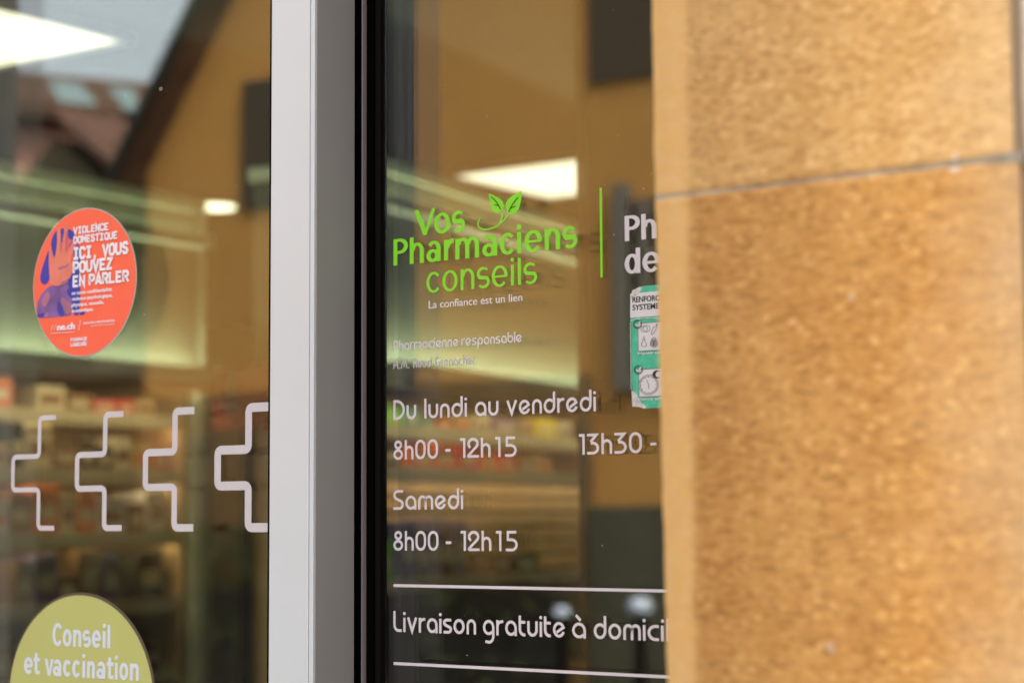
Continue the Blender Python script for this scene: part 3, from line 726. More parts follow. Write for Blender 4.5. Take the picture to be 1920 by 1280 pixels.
word('word', 'conseils', [(153, 355), (382, 600), (645, 842), (880, 1065), (1098, 1322), (1370, 1416), (1472, 1518), (1555, 1750)], 780, 540, 7.68, zC, .0196, .0026, .0017, M['green'], LG)
zL = Z(804.7, 578.3)
rl(text('slogan', 'La confiance est un lien', M['white'], None, TY, U(804, 578), U(979.6, 564), zL, 0.0055, .008, .004))
# leaves and curling stem, traced from the logo
def lp(x, y): return (U(895+x/7.11, 340+y/7.11), Z(895+x/7.11, 340+y/7.11))
fl = Flat(TY)
fl.poly([lp(*p) for p in smooth_poly([(152, 155), (160, 165), (240, 195), (310, 235), (350, 285), (350, 350), (322, 398), (290, 415), (245, 420), (205, 390), (180, 320), (165, 230)], 2)])
fl.poly([lp(*p) for p in smooth_poly([(597, 126), (590, 145), (592, 220), (575, 310), (545, 385), (500, 435), (440, 440), (400, 410), (375, 350), (380, 290), (420, 225), (500, 175), (570, 140)], 2)])
rl(fl.build('leaf', M['green'], None))
fl = Flat(TY); w0 = 0.00115
fl.ribbon([lp(*p) for p in smooth_line([(318, 395), (332, 440), (328, 490), (305, 545), (290, 570)], 3)], w0)
fl.ribbon([lp(*p) for p in smooth_line([(412, 425), (385, 480), (320, 555), (240, 610), (150, 640), (90, 645), (40, 630), (12, 595), (10, 555), (25, 515), (47, 480)], 3)], lambda t: w0*(1.15-.35*abs(t-.45)*2))
rl(fl.build('stem', M['green'], None))
fl = Flat(TY-.00035)
for q in ([(188, 208), (235, 250), (280, 305), (313, 375)], [(232, 315), (262, 318), (282, 326)], [(548, 215), (500, 270), (455, 335), (422, 412)], [(512, 337), (475, 345), (447, 362)]):
    fl.ribbon([lp(*p) for p in smooth_line(q, 2)], 0.0006)
rl(fl.build('leaf_vein', M['vein'], None))

def line_rule(name, x0, y0, x1, y1, wpx, m, label, cat):
    f_ = Flat(TY); f_.ribbon([(U(x0, y0), Z(x0, y0)), (U(x1, y1), Z(x1, y1))], wpx)
    o = f_.build(name, m); return tag(o, label, cat)
f_ = Flat(TY); xx = U(1127.3, 436); f_.ribbon([(xx, Z(1127, 520)), (xx, Z(1127, 352))], .00185)
tag(f_.build('divider_line', M['green']), 'thin upright lime green line between logo and white letters', 'line')
zp = Z(1172, 452.5); zd = Z(1172, 514)
NUL = empty('lettering', (U(1172, 452), TY, zp), label='bold white window letters Ph running behind the stone pillar', cat='lettering')
o = word('letters', 'Ph', [(395, 578), (595, 775)], 1110, 450, 6.4, zp, .0176, .0036, .0021, M['white'], NUL)
NUL2 = empty('lettering', (U(1172, 514), TY, zd), label='bold white window letters de beside the stone pillar', cat='lettering')
o = word('letters', 'de', [(395, 582), (612, 812)], 1110, 510, 6.4, zd, .0176, .0036, .0021, M['white'], NUL2)
xl = U(738.2, 780)
def S(body_segs, cap, zb_, label, m='white', sw=1.0):
    segs = [(b, U(*a0) if isinstance(a0, tuple) else a0, U(*a1)) for b, a0, a1 in body_segs]
    return tag(strokes('lettering', segs, M[m], None, TY, cap, zb_, sw), label, 'lettering')
S([('Pharmacienne', xl, (859.8, 645)), ('responsable', (866, 645), (978.6, 640))], .0077, Z(748.6, 656.6), 'small thin white line Pharmacienne responsable on the window', sw=1.0)
S([('A.M.', xl, (768, 688)), ('Ruud', (775.5, 688), (809.5, 686)), ('Grenacher', (816, 687), (892, 682.4))], .0072, Z(737.9, 692.1), 'faint thin grey name line under Pharmacienne responsable', 'cross', .95)
S([('Du', (737.9, 786), (780.5, 785)), ('lundi', (796, 784), (876, 780)), ('au', (891.5, 780), (935.3, 778)), ('vendredi', (949.8, 777), (1118, 770))], .0146, Z(737.9, 786.8), 'white window lettering Du lundi au vendredi')
S([('8h00', (737.9, 861), (821.5, 859)), ('-', (835.7, 852), (845.2, 851)), ('12h15', (863.5, 858), (969, 856))], .0144, Z(760.2, 861.2), 'white weekday morning hours 8h00 - 12h15 under Du lundi au vendredi')
S([('13h30', (1086, 853), (1204.5, 850)), ('-', (1220, 835), (1231.5, 834))], .0144, Z(760.2, 861.2), 'white weekday afternoon hours 13h30 - beside the stone pillar')
S([('Samedi', (737.9, 955), (869, 954))], .0146, Z(775.9, 954.9), 'white window lettering Samedi')
S([('8h00', (737.9, 1031), (822.5, 1031)), ('-', (836.5, 1020), (846.5, 1020)), ('12h15', (864.5, 1032), (971, 1033))], .0144, Z(760.8, 1031.5), 'white Saturday opening hours 8h00 - 12h15 under Samedi')
S([('Livraison', (738, 1184), (892.5, 1188)), ('gratuite', (906, 1190), (1059.5, 1194)), ('à', (1073, 1194), (1099, 1196)), ('domicile', (1114, 1198), (1283, 1204))], .0152, Z(755.8, 1184), 'white window lettering Livraison gratuite à domicile')
line_rule('rule_line', 738.3, 1096.8, 1290, 1108, .00215, M['white'], 'long white line above Livraison gratuite', 'line')
line_rule('rule_line', 738.3, 1242.8, 1290, 1270, .00215, M['white'], 'long white line below Livraison gratuite', 'line')
# the two rules lie level in the plane
for o in [o for o in COL.objects if o.name.startswith('rule_line')]:
    z0 = o.data.vertices[0].co.z; 

# ------------------------------------------------------------------ small mint poster sheet
def sp_(x, y): return (U(1160+x/4.922, 520+y/4.922), Z(1160+x/4.922, 520+y/4.922))
xs0 = sp_(112, 640)[0]; ztop = sp_(200, 82)[1]; zbot = sp_(250, 1207)[1]; xs1 = xs0+.105
PO = empty('poster_sheet', (xs0, TY, zbot), label='worn mint green and white health poster beside the stone pillar', cat='poster')
def rp(o): return rel(o, PO)
f_ = Flat(TY, .0002); zwt = sp_(112, 150)[1]
f_.poly([(xs0+.0012, zbot+.012), (xs0+.006, zbot+.0035), (xs0+.011, zbot), (xs1, zbot), (xs1, ztop), (xs0+.0105, ztop), (xs0+.006, ztop-.003), (xs0+.0005, zwt), (xs0, zwt-.02), (xs0, zbot+.03)])
rp(f_.build('sheet', M['sheet_green'], None))
f_ = Flat(TY-.0003); z370 = sp_(120, 372)[1]
f_.poly([(xs0, z370), (xs1, z370), (xs1, zwt+.001), (xs0+.0004, zwt)])
rp(f_.build('header_band', M['sheet_white'], None))
rr = random.Random(4); f_ = Flat(TY-.0004)
f_.poly([(xs0+.0005, zbot+.0125), (xs0+.004, zbot+.011), (xs0+.007, zbot+.006), (xs0+.0125, zbot+.0005), (xs0+.011, zbot-.0003), (xs0+.006, zbot+.0012), (xs0+.001, zbot+.0015)])
f_.poly([(xs0+.0008, ztop-.0085), (xs0+.007, ztop-.0052), (xs0+.0108, ztop-.0006), (xs0+.008, ztop-.0004), (xs0+.002, ztop-.0025)])
for k in range(9): f_.ribbon(smooth_line([(xs0+.0003, z370-.002-k*.0), (xs0+.008, z370-.0005+rr.uniform(-.0004, .0004)), (xs0+.03, z370-.002), (xs0+.06, z370-.0035)], 1), .0005) if k < 2 else None
f_.ribbon([(xs0+.0002, zwt-.02), (xs0+.0003, zbot+.013)], .0005)
rp(f_.build('torn_edge', M['torn'], None))
zr = sp_(130, 232)[1]; zs = sp_(130, 305)[1]; xr = sp_(131, 230)[0]
ch = (sp_(131, 182)[1]-zr)
rp(text('headline', 'RENFORCER', M['ink'], None, TY-.0006, xr, xr+1.31*(sp_(373, 230)[0]-xr), zr, ch*.98, .028, .02, .00005))
rp(text('headline', 'SYSTEME', M['ink'], None, TY-.0006, xr, xr+1.0*(sp_(375, 230)[0]-xr), zs, ch*.98, .028, .02, .00005))
def pic_box(xa_, ya, xb_, yb, name):
    a = sp_(xa_, ya); b = sp_(xb_, yb); f_ = Flat(TY-.0004)
    f_.poly([(a[0], b[1]), (a[0]+.038, b[1]), (a[0]+.038, a[1]), (a[0], a[1])]); rp(f_.build(name, M['sheet_white'], None))
    f_ = Flat(TY-.0006); f_.ribbon([(a[0]+.038, b[1]), (a[0], b[1]), (a[0], a[1]), (a[0]+.038, a[1])], .00035); return f_, a, b
def ell(f_, x, y, rx, ry, w): 
    c = sp_(x, y); f_.ring(c[0], c[1], rx, ry, w, 26)
f_, a, b = pic_box(183, 425, 360, 670, 'food_panel')
w_ = .00026
ell(f_, 262, 473, .0028, .0022, w_); ell(f_, 240, 475, .0026, .0020, w_)
f_.ribbon([sp_(*q) for q in smooth_poly([(305, 525), (308, 500), (330, 455), (345, 450), (357, 462), (335, 505), (315, 530)], 2)], w_, True)
f_.ribbon([sp_(*q) for q in smooth_poly([(237, 558), (246, 575), (250, 598), (264, 615), (258, 635), (238, 640), (216, 632), (213, 612), (225, 598), (230, 572)], 2)], w_, True)
f_.ribbon([sp_(237, 558), sp_(240, 543)], .0004)
for dx, dy in ((0, -22), (-12, -5), (12, -5), (-14, 18), (14, 18), (0, 8), (0, 30)): ell(f_, 331+dx, 598+dy, .0015, .0016, w_*.8)
f_.ribbon([sp_(352, 448), sp_(362, 432)], .0011)
rp(f_.build('food_drawing', M['ink2'], None))
f_, a, b = pic_box(190, 850, 360, 1095, 'sleep_panel')
ell(f_, 281, 990, .0078, .0068, w_); ell(f_, 281, 990, .0068, .0059, w_)
cc = sp_(281, 990)
for k in range(12):
    an = k*math.pi/6; f_.ribbon([(cc[0]+.0056*math.cos(an), cc[1]+.0049*math.sin(an)), (cc[0]+.0064*math.cos(an), cc[1]+.0056*math.sin(an))], w_)
f_.ribbon([cc, (cc[0]-.0016, cc[1]+.0035)], .0003); f_.ribbon([cc, (cc[0]+.0002, cc[1]-.0026)], .0003)
rp(f_.build('clock_drawing', M['ink2'], None))
f_ = Flat(TY-.0006); mc = sp_(356, 895)
f_.poly([(mc[0]+.0034*math.cos(R(q)), mc[1]+.0028*math.sin(R(q))) for q in range(50, 311, 12)] + [(mc[0]+.0012+.0022*math.cos(R(q)), mc[1]+.0020*math.sin(R(q))) for q in range(300, 59, -12)])
rp(f_.build('moon_drawing', M['ink'], None))
for (cx, cy) in ((180, 433), (188, 852)):
    f_ = Flat(TY-.0008); c = sp_(cx, cy); f_.ribbon(arc(c[0], c[1], .0031, .0027, 70, 400, 20), .0006); o = rp(f_.build('tick_ring', M['ink'], None))
    f_ = Flat(TY-.0009); f_.ribbon([(c[0]-.0015, c[1]+.0002), (c[0]-.0003, c[1]-.0010), (c[0]+.0024, c[1]+.0016)], .0008); rp(f_.build('tick', M['sheet_white'], None))
c = sp_(185, 713); rp(text('caption', 'Manger sainement', M['sheet_white'], None, TY-.0005, c[0], c[0]+.030, c[1], .0018, .03, .02, .00005))
c = sp_(190, 1135); rp(text('caption', 'Dormir suffisamment', M['sheet_white'], None, TY-.0005, c[0], c[0]+.033, c[1], .0018, .03, .02, .00005))

# ------------------------------------------------------------------ marks on the sliding door
TY = GY
CR = [  # centre lines measured for the four crosses: corner points, line width upright / level
 dict(e=(105, 782.7), v=(73.5, 860), m=(24, 915), b=(101.7, 989.6), w=.0040),
 dict(e=(231.6, 775.7), v=(196.8, 860), m=(144.2, 915), b=(228.3, 989.5), w=.0048),
 dict(e=(364.7, 769), v=(327.7, 860), m=(272.5, 915), b=(362.6, 988.8), w=.0057),
 dict(e=(520, 760.6), v=(466.0, 860), m=(408.0, 915), b=(520, 988.7), w=.0067)]
ztp = Z(364.7, 769); zbt = Z(362.6, 988.8); zm1 = Z(300, 847.5); zm2 = Z(300, 913.0)
WORDS = ['thinnest leftmost grey outlined half cross on the door glass', 'second thinnest grey half cross, below the coral sticker', 'third grey half cross with thicker line left of the widest', 'widest grey half cross touching the aluminium door stile']
for c_, wd in zip(CR, WORDS):
    xe = U(*c_['e']); xv = U(*c_['v']); xm = U(*c_['m']); xb_ = min(U(*c_['b']), XL-.0028); xe = min(xe, XL-.0028); w_ = c_['w']
    r_ = .0042
    def rc(x, z, dx0, dz0, dx1, dz1):     # rounded corner from incoming direction to outgoing direction
        p0 = (x-dx0*r_, z-dz0*r_); p2 = (x+dx1*r_, z+dz1*r_)
        return [((1-t)**2*p0[0]+2*t*(1-t)*x+t*t*p2[0], (1-t)**2*p0[1]+2*t*(1-t)*z+t*t*p2[1]) for t in [i/8 for i in range(9)]]
    path = [(xe, ztp)] + rc(xv, ztp, -1, 0, 0, -1) + rc(xv, zm1, 0, -1, -1, 0) + rc(xm, zm1, -1, 0, 0, -1) + rc(xm, zm2, 0, -1, 1, 0) + rc(xv, zm2, 1, 0, 0, -1) + rc(xv, zbt, 0, -1, 1, 0) + [(xb_, zbt)]
    f_ = Flat(TY); f_.ribbon(path, w_)
    tag(f_.build('cross_decal', M['cross']), wd, 'decal', 'grey half crosses across the door glass')

# coral round sticker
ccx = -1.0909691387*1.1; ccz = 1.5+0.1740599318*1.1; cr = .05473481276*1.1
k_ = (1.1+GY)/1.1; ccx *= k_; ccz = 1.5+(ccz-1.5)*k_; cr *= k_
ST = empty('round_sticker', (ccx, TY, ccz), label='round coral sticker about domestic violence with raised hand picture', cat='sticker')
def rs(o): return rel(o, ST)
f_ = Flat(TY, .0002); f_.disc(ccx, ccz, cr, n=96); rs(f_.build('backing', M['backing'], None))
f_ = Flat(TY-.00026, .00004); f_.disc(ccx, ccz, cr-.0009, n=96); rs(f_.build('coral_face', M['coral'], None))
def q2(x, y): return (U(40+x/4, 370+y/4), Z(40+x/4, 370+y/4))
def prints(name, polys, m, yy, it=2):
    f_ = Flat(yy, .00002)
    for p in polys: f_.poly([q2(*a) for a in smooth_poly(p, it)])
    return rs(f_.build(name, m, None))
y0 = TY-.0004
prints('blue_print', [[(207, 392), (180, 470), (150, 560), (143, 622), (165, 657), (195, 650), (218, 610), (218, 520), (212, 440)],
    [(225, 330), (250, 268), (285, 236), (280, 330), (262, 420), (250, 470), (232, 400)], [(298, 235), (324, 229), (320, 290), (308, 355), (300, 300)],
    [(352, 236), (385, 248), (408, 290), (404, 325), (362, 315), (350, 275)], [(398, 392), (425, 345), (443, 380), (446, 560), (444, 884), (390, 884), (380, 700), (345, 640), (385, 560), (395, 470)],
    [(440, 855), (480, 855), (478, 880), (440, 884)]], M['p_blue'], y0, 1)
prints('violet_print', [[(215, 668), (300, 640), (380, 640), (392, 700), (390, 884), (330, 891), (300, 894), (262, 898), (200, 903), (122, 906), (120, 800), (150, 735), (185, 690)]], M['p_violet'], y0-.0001, 1)
prints('finger_shade', [[(366, 330), (396, 322), (388, 360), (362, 400), (352, 425)]], M['p_violet'], y0-.0001, 1)
prints('blue_print', [[(268, 790), (298, 780), (330, 889), (286, 894)], [(122, 880), (175, 862), (190, 890), (124, 905)], [(340, 700), (385, 660), (390, 760), (365, 750)]], M['p_blue'], y0-.0002, 1)
prints('salmon_print', [[(205, 700), (165, 745), (150, 800), (180, 830), (205, 790), (225, 745)], [(300, 740), (345, 775), (380, 800), (384, 850), (345, 885), (325, 840), (305, 790)], [(165, 895), (205, 850), (208, 900)]], M['p_mauve'], y0-.0003, 2)
# raised hand: palm, four fingers and thumb as one printed outline
hand = [(212, 395), (222, 370), (232, 380), (252, 462), (264, 420), (275, 330), (272, 250), (284, 228), (298, 240), (303, 330), (300, 420), (306, 420), (312, 340), (326, 262), (340, 190), (352, 182), (358, 210),
        (352, 300), (340, 425), (348, 425), (372, 372), (394, 330), (402, 345), (398, 385), (384, 440), (372, 490), (392, 495), (392, 560), (362, 620), (318, 655), (262, 668), (222, 650), (215, 560), (212, 470)]
prints('hand_print', [hand], M['p_skin'], y0-.0004, 1)
prints('hand_shade', [[(285, 520), (330, 515), (372, 490), (360, 515), (320, 535), (280, 548)], [(302, 255), (306, 300), (304, 415), (299, 415)], [(344, 235), (349, 300), (340, 410), (336, 400)], [(300, 640), (345, 620), (370, 600), (350, 640), (310, 665)]], M['p_mauve'], y0-.0005, 1)
f_ = Flat(TY-.0010, .00003)
def bt(body, xa_, ya, xb_, yb, cap, w=.235, adv=None):
    a = q2(xa_, ya); b = q2(xb_, yb); block_text(f_, body, a[0], b[0], a[1], cap, w, adv)
def caph(x, yt, yb): return q2(x, yt)[1]-q2(x, yb)[1]
bt('VIOLENCE', 398, 279, 662, 250, caph(420, 224, 277))
bt('DOMESTIQUE', 397, 350, 728, 312, caph(420, 292, 346))
bt('ICI, VOUS', 396, 469, 808, 425, caph(420, 378, 467), .24, {' ': .75, ',': .8})
bt('POUVEZ', 394, 571, 692, 535, caph(420, 480, 566), .24)
bt('EN PARLER', 391, 674, 813, 630, caph(420, 585, 668), .24, {' ': .45})
rs(f_.build('lettering', M['p_white'], None))
def tx(body, xa_, ya, xb_, yb, hpx, m='p_white', ox=.03, oy=.02, name='small_lettering'):
    a = q2(xa_, ya); b = q2(xb_, yb); h = q2(xa_, ya-hpx)[1]-a[1]
    rs(text(name, body, M[m], None, TY-.0011, a[0], b[0], a[1], h, ox, oy, .00003))
tx('en toute confidentialité:', 386, 732, 688, 706, 26); tx('violence psychologique,', 386, 776, 692, 750, 26)
tx('physique, sexuelle,', 385, 821, 628, 800, 26); tx('économique.', 385, 865, 548, 850, 26)
tx('ne.ch', 275, 997, 410, 986, 46, 'p_white', .05, .03); tx('//', 228, 1000, 268, 996, 42, 'p_pale', .0, .0)
f_ = Flat(TY-.0011, .00003); f_.ribbon([q2(437, 1000), q2(452, 922)], .0008); f_.ribbon([q2(228, 1020), q2(408, 1009)], .0007); rs(f_.build('rule', M['p_pale'], None))
tx('AGIR CONTRE LA VIOLENCE DOMESTIQUE', 470, 952, 708, 932, 15); tx('EN SITUATION DE COUPLE', 530, 970, 708, 957, 12, 'p_pale')
tx('PHARMACIE', 377, 1081, 500, 1074, 24, 'p_white', .05, .03); tx('LABELISÉE', 377, 1119, 500, 1113, 26, 'p_white', .05, .03)

# yellow-green round sticker at the bottom
pa = at(156, 1109.5, TY); pl_ = at(19.5, 1280, TY); pr_ = at(291.5, 1280, TY)
lcx = (pl_.x+pr_.x)/2; zz = (pl_.z+pr_.z)/2; hw_ = (pr_.x-pl_.x)/2
h_ = at(lcx and 156, 1110, TY).z - zz
lr = (hw_*hw_+h_*h_)/(2*h_); lcz = zz+h_-lr
LS = empty('round_sticker', (lcx, TY, lcz), label='large yellow green round sticker Conseil et vaccination', cat='sticker')
f_ = Flat(TY, .0006); f_.disc(lcx, lcz, lr, n=120); rel(f_.build('backing', M['rim'], None), LS)
f_ = Flat(TY-.0007, .0001); f_.disc(lcx-.0006, lcz-.0008, lr-.0014, n=120); rel(f_.build('lime_face', M['lime'], None), LS)
def q5(x, y): return (U(x/6.4, 1100+y/6.4), Z(x/6.4, 1100+y/6.4))
def tl(body, xa_, ya, xb_, yb, hpx):
    a = q5(xa_, ya); b = q5(xb_, yb); h = q5(xa_, ya-hpx)[1]-a[1]
    rel(text('lettering', body, M['limetext'], None, TY-.00095, a[0], b[0], a[1], h, .040, .012, .00004), LS)
LY = TY-.0009
def q5w(chars, ex, ya, yb_, hpx):
    za = q5(ex[0][0], ya)[1]; h = q5(ex[0][0], ya-hpx)[1]-za; fl = Flat(LY, .00004)
    for ch, (a_, b_) in zip(chars, ex):
        yy = ya+(yb_-ya)*(a_-ex[0][0])/(ex[-1][1]-ex[0][0])
        xa_ = q5(a_, yy)[0]; xb_ = q5(b_, yy)[0]
        human(fl, ch, xa_, xb_-xa_, za, h, .0030, .0029, .745)
    rel(fl.build('lettering', M['limetext'], None), LS)
q5w('Conseil', [(640, 757), (763, 868), (888, 985), (1003, 1100), (1116, 1222), (1240, 1282), (1297, 1340)], 700, 746, 272)
q5w('et', [(300, 402), (413, 488)], 1036, 1045, 268)
q5w('vaccination', [(546, 652), (645, 745), (768, 862), (878, 976), (998, 1034), (1057, 1150), (1170, 1276), (1292, 1372), (1386, 1425), (1443, 1548), (1570, 1676)], 1056, 1150, 268)

# ------------------------------------------------------------------ stone pillar
PY = -0.25
def pv(x, y, Y=PY): p = at(x, y, Y); return p
xl_top = at(1221, 0, PY).x; xl_j = at(1227, 372, PY).x; xl_bot = at(1250, 1280, PY).x
zj = at(1290, 364, PY).z; zj_r = at(1915, 287, PY).z
xr_j = at(1897, 120, PY).x
PIL = empty('stone_pillar', (xl_j+.1, PY, 0), label='tooled yellow sandstone pillar with a grey mortar joint', cat='pillar')
def grid_block(name, x0, x1, z0, z1, m, y0=PY, depth=0.21, amp=0.0009, step=0.002, edge_r=0.0008, seed=0, xl_fun=None):
    """A block with a worked front: small relief, rounded worn arrises."""
    from mathutils import noise as nz
    nx = max(2, int((x1-x0)/step)); nzz = max(2, int((z1-z0)/step)); vs = []; fs = []
    for j in range(nzz+1):
        for i in range(nx+1):
            z = z0+(z1-z0)*j/nzz; t = i/nx
            xl_ = xl_fun(z) if xl_fun else x0
            x = xl_+(x1-xl_)*t
            d = min(x-xl_, x1-x); dz = min(z-z0, z1-z)
            e = 0
            if d < edge_r: e += (edge_r-d)**2/edge_r
            if dz < edge_r*.6: e += (edge_r*.6-dz)**2/edge_r
            r_ = amp*(.8*nz.noise((x*75, z*210, seed))+.5*nz.noise((x*190, z*380, seed+5)))
            wob = (0.0006*nz.noise((z*40, seed+2, 0))+.0004*nz.noise((z*140, seed+2, 0))) if i == 0 else 0
            wz = (0.0009*nz.noise((x*45, seed+8, 0))+.0006*nz.noise((x*160, seed+8, 0))) if j in (0, nzz) else 0
            vs.append((x+wob, y0+e+r_, z+wz))
    for j in range(nzz):
        for i in range(nx):
            a = j*(nx+1)+i; fs.append((a, a+1, a+nx+2, a+nx+1))
    b = len(vs); 
    xa0 = xl_fun(z0) if xl_fun else x0; xa1 = xl_fun(z1) if xl_fun else x0
    y1 = y0+depth
    # side and rear faces
    for j in range(nzz+1):
        z = z0+(z1-z0)*j/nzz; xl_ = xl_fun(z) if xl_fun else x0
        vs += [(xl_, y1, z), (x1, y1, z)]
    for j in range(nzz):
        a = j*(nx+1); c = (j+1)*(nx+1); p = b+2*j
        fs += [(a, c, p+2, p), (a+nx, p+1, p+3, c+nx), (p, p+2, p+3, p+1)]
    fs += [tuple([b+1] + [i for i in range(nx, -1, -1)] + [b]), tuple([b+2*nzz] + [nzz*(nx+1)+i for i in range(nx+1)] + [b+2*nzz+1])]
    me = bpy.data.meshes.new(name); me.from_pydata(vs, [], fs); me.update()
    bm = bmesh.new(); bm.from_mesh(me); bmesh.ops.recalc_face_normals(bm, faces=bm.faces)
    bmesh.ops.triangulate(bm, faces=[f for f in bm.faces if len(f.verts) > 4]); bm.to_mesh(me); bm.free()
    for p in me.polygons: p.use_smooth = True
    o = link(name, me, m); return rel(o, PIL)
MW = 0.0185                               # drafted margin along the left arris
JT = 0.0020
xlf_top = lambda z: xl_j + (xl_top-xl_j)*(z-zj)/(at(1221, 0, PY).z-zj)
xlf_bot = lambda z: xl_j + (xl_bot-xl_j)*(zj-z)/(zj-at(1250, 1280, PY).z)
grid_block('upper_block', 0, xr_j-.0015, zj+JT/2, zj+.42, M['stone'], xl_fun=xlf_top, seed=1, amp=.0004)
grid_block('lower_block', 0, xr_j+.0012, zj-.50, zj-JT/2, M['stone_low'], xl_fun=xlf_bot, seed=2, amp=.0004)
rel(MB().box(xl_j+.0006, xr_j+.004, PY+.0009, PY+.20, zj-JT*1.4, zj+JT*1.7).build('mortar_joint', M['mortar'], None), PIL)
rel(MB().box(xr_j-.0022, xr_j+.0045, PY+.004, PY+.19, zj-.49, zj+.41).build('mortar_joint', mat('brown_joint', (0.34, 0.25, 0.16), .9), None), PIL)
rel(MB().box(xl_j+.002, xr_j+.14, PY+.003, PY+.2, zj+.421, 2.6).build('upper_course', M['stone'], None), PIL)
rel(MB().box(xl_j+.002, xr_j+.14, PY+.003, PY+.2, 0, zj-.501).build('lower_course', M['stone_low'], None), PIL)
grid_block('return_block', xr_j+.0042, xr_j+.14, zj+JT*.2, zj+.42, M['render'], y0=PY+.0015, seed=6, amp=.0006)
grid_block('return_block', xr_j+.0046, xr_j+.14, zj-.50, zj-JT*.8, M['margin'], y0=PY+.0012, seed=7, amp=.0006)

# ------------------------------------------------------------------ street seen mirrored in the glass
HY = 11.0
OH = empty('ochre_house', (mir(700, 600, HY).x, -HY, 0), label='ochre gabled house mirrored in the pharmacy glass', cat='house')
def ro(o): return rel(o, OH)
m_och = mat('ochre_plaster', (0.60, 0.298, 0.082), 0.9, 0, 0.1, 0.07, 0.8)
m_dark = mat('dark_timber', (0.020, 0.014, 0.008), 0.8)
m_roof = mat('brown_roof_tiles', (0.13, 0.075, 0.05), 0.9, 0, 0.1, 0.3, 4)
A = mir(368, 0, HY-.3); B = mir(208, 330, HY-.3)
sl_ = (A.z-B.z)/(A.x-B.x)
xw = mir(272, 500, HY).x
xridge = xw+5.2; zr0 = B.z+sl_*(xw-B.x)-.10; zrid = zr0+sl_*(xridge-xw)
ro(MB().prism([(xw, 0), (xw+10.4, 0), (xw+10.4, zr0), (xridge, zrid), (xw, zr0)], -HY-9, -HY).build('wall', m_och, None))
th = .21
xe_ = B.x-.35
for sgn in (0, 1):
    pts = [(xe_, B.z+sl_*(xe_-B.x)-th/2), (xridge, A.z+sl_*(xridge-A.x)-th/2), (xridge, A.z+sl_*(xridge-A.x)+th/2), (xe_, B.z+sl_*(xe_-B.x)+th/2)]
    if sgn: pts = [(2*xridge-p[0], p[1]) for p in pts]
    rf = ro(MB().prism(pts, -HY-9.3, -HY+.3).build('roof', m_roof, None))
    mb_ = MB(); pt2 = [(p[0], p[1]-.02) for p in pts]; mb_.prism(pt2, -HY+.301, -HY+.35); vb = rel(mb_.build('verge_board', m_dark, None), OH)
def window(px0, py0, px1, py1, frame=None, mull=None):
    a = mir(px0, py0, HY); b = mir(px1, py1, HY)
    x0, x1 = min(a.x, b.x), max(a.x, b.x); z0, z1 = min(a.z, b.z), max(a.z, b.z)
    wn_ = ro(MB().box(x0, x1, -HY+.002, -HY+.03, z0, z1).build('window', mat('dark_window', (0.075, 0.045, 0.018), .35), None))
    if frame:
        f_ = MB(); t_ = frame
        f_.box(x0-t_, x0, -HY+.002, -HY+.09, z0-t_, z1+t_); f_.box(x1, x1+t_, -HY+.002, -HY+.09, z0-t_, z1+t_); f_.box(x0, x1, -HY+.002, -HY+.09, z0-t_, z0); 
        if mull: f_.box(x0+mull, x0+mull+.07, -HY+.031, -HY+.08, z0, z1)
        o = f_.build('frame', mat('grey_stone_surround', (0.18, 0.155, 0.12), .8), None)
        for v in o.data.vertices: v.co -= OH.location
        o.parent = wn_
    return wn_
window(455, 155, 650, 370)
window(1087, -140, 1320, 118)
window(1166, 372, 1330, 690, .12, mir(1188, 500, HY).x-mir(1166, 500, HY).x)
zdk = mir(1000, 1045, HY).z
zsf = mir(800, 716, HY).z; xsf = mir(1095, 800, HY).x
sf = ro(MB().box(xw-.03, xsf, -HY+.002, -HY+.06, 0, zsf).build('shop_front', mat('dark_brown_timber_front', (0.22, 0.125, 0.05), .7, 0, .15, .35, 1.2), None))
for k in range(5):
    xk = xw+.3+k*(xsf-xw)/5
    o = MB().box(xk, xk+(xsf-xw)/5-.35, -HY+.061, -HY+.07, .5, zsf-.35).build('shop_window', mat('dim_shop_glass', (0.14, 0.09, 0.045), .3), None)
    for v in o.data.vertices: v.co -= OH.location
    o.parent = sf
ro(MB().box(mir(1098, 1000, HY).x, mir(1098, 1000, HY).x+3.2, -HY+.061, -HY+.09, 0.02, mir(1170, 948, HY).z).build('garage_door', mat('dark_garage_door', (0.085, 0.078, 0.05), .7, 0, .2, .2, 2), None))
gw = empty('garden_wall', (xw-4, -HY, 0), label='low ochre garden wall mirrored left of the ochre house', cat='wall')
zgw = mir(120, 715, HY).z
rel(MB().box(xw-9, xw-.05, -HY-.3, -HY-.02, 0, zgw).build('plaster', mat('brown_plaster', (0.12, 0.075, 0.034), .9, 0, .1, .3, 1.5), None), gw)
rel(MB().box(xw-9, xw-.05, -HY-.36, -HY+.04, zgw+.001, zgw+.08).build('coping', m_roof, None), gw)
rel(MB().box(xw-9, xw-.05, -HY-.019, -HY+.03, 0, zdk).build('plinth', mat('dark_wall_base', (0.03, 0.024, 0.015), .8), None), gw)
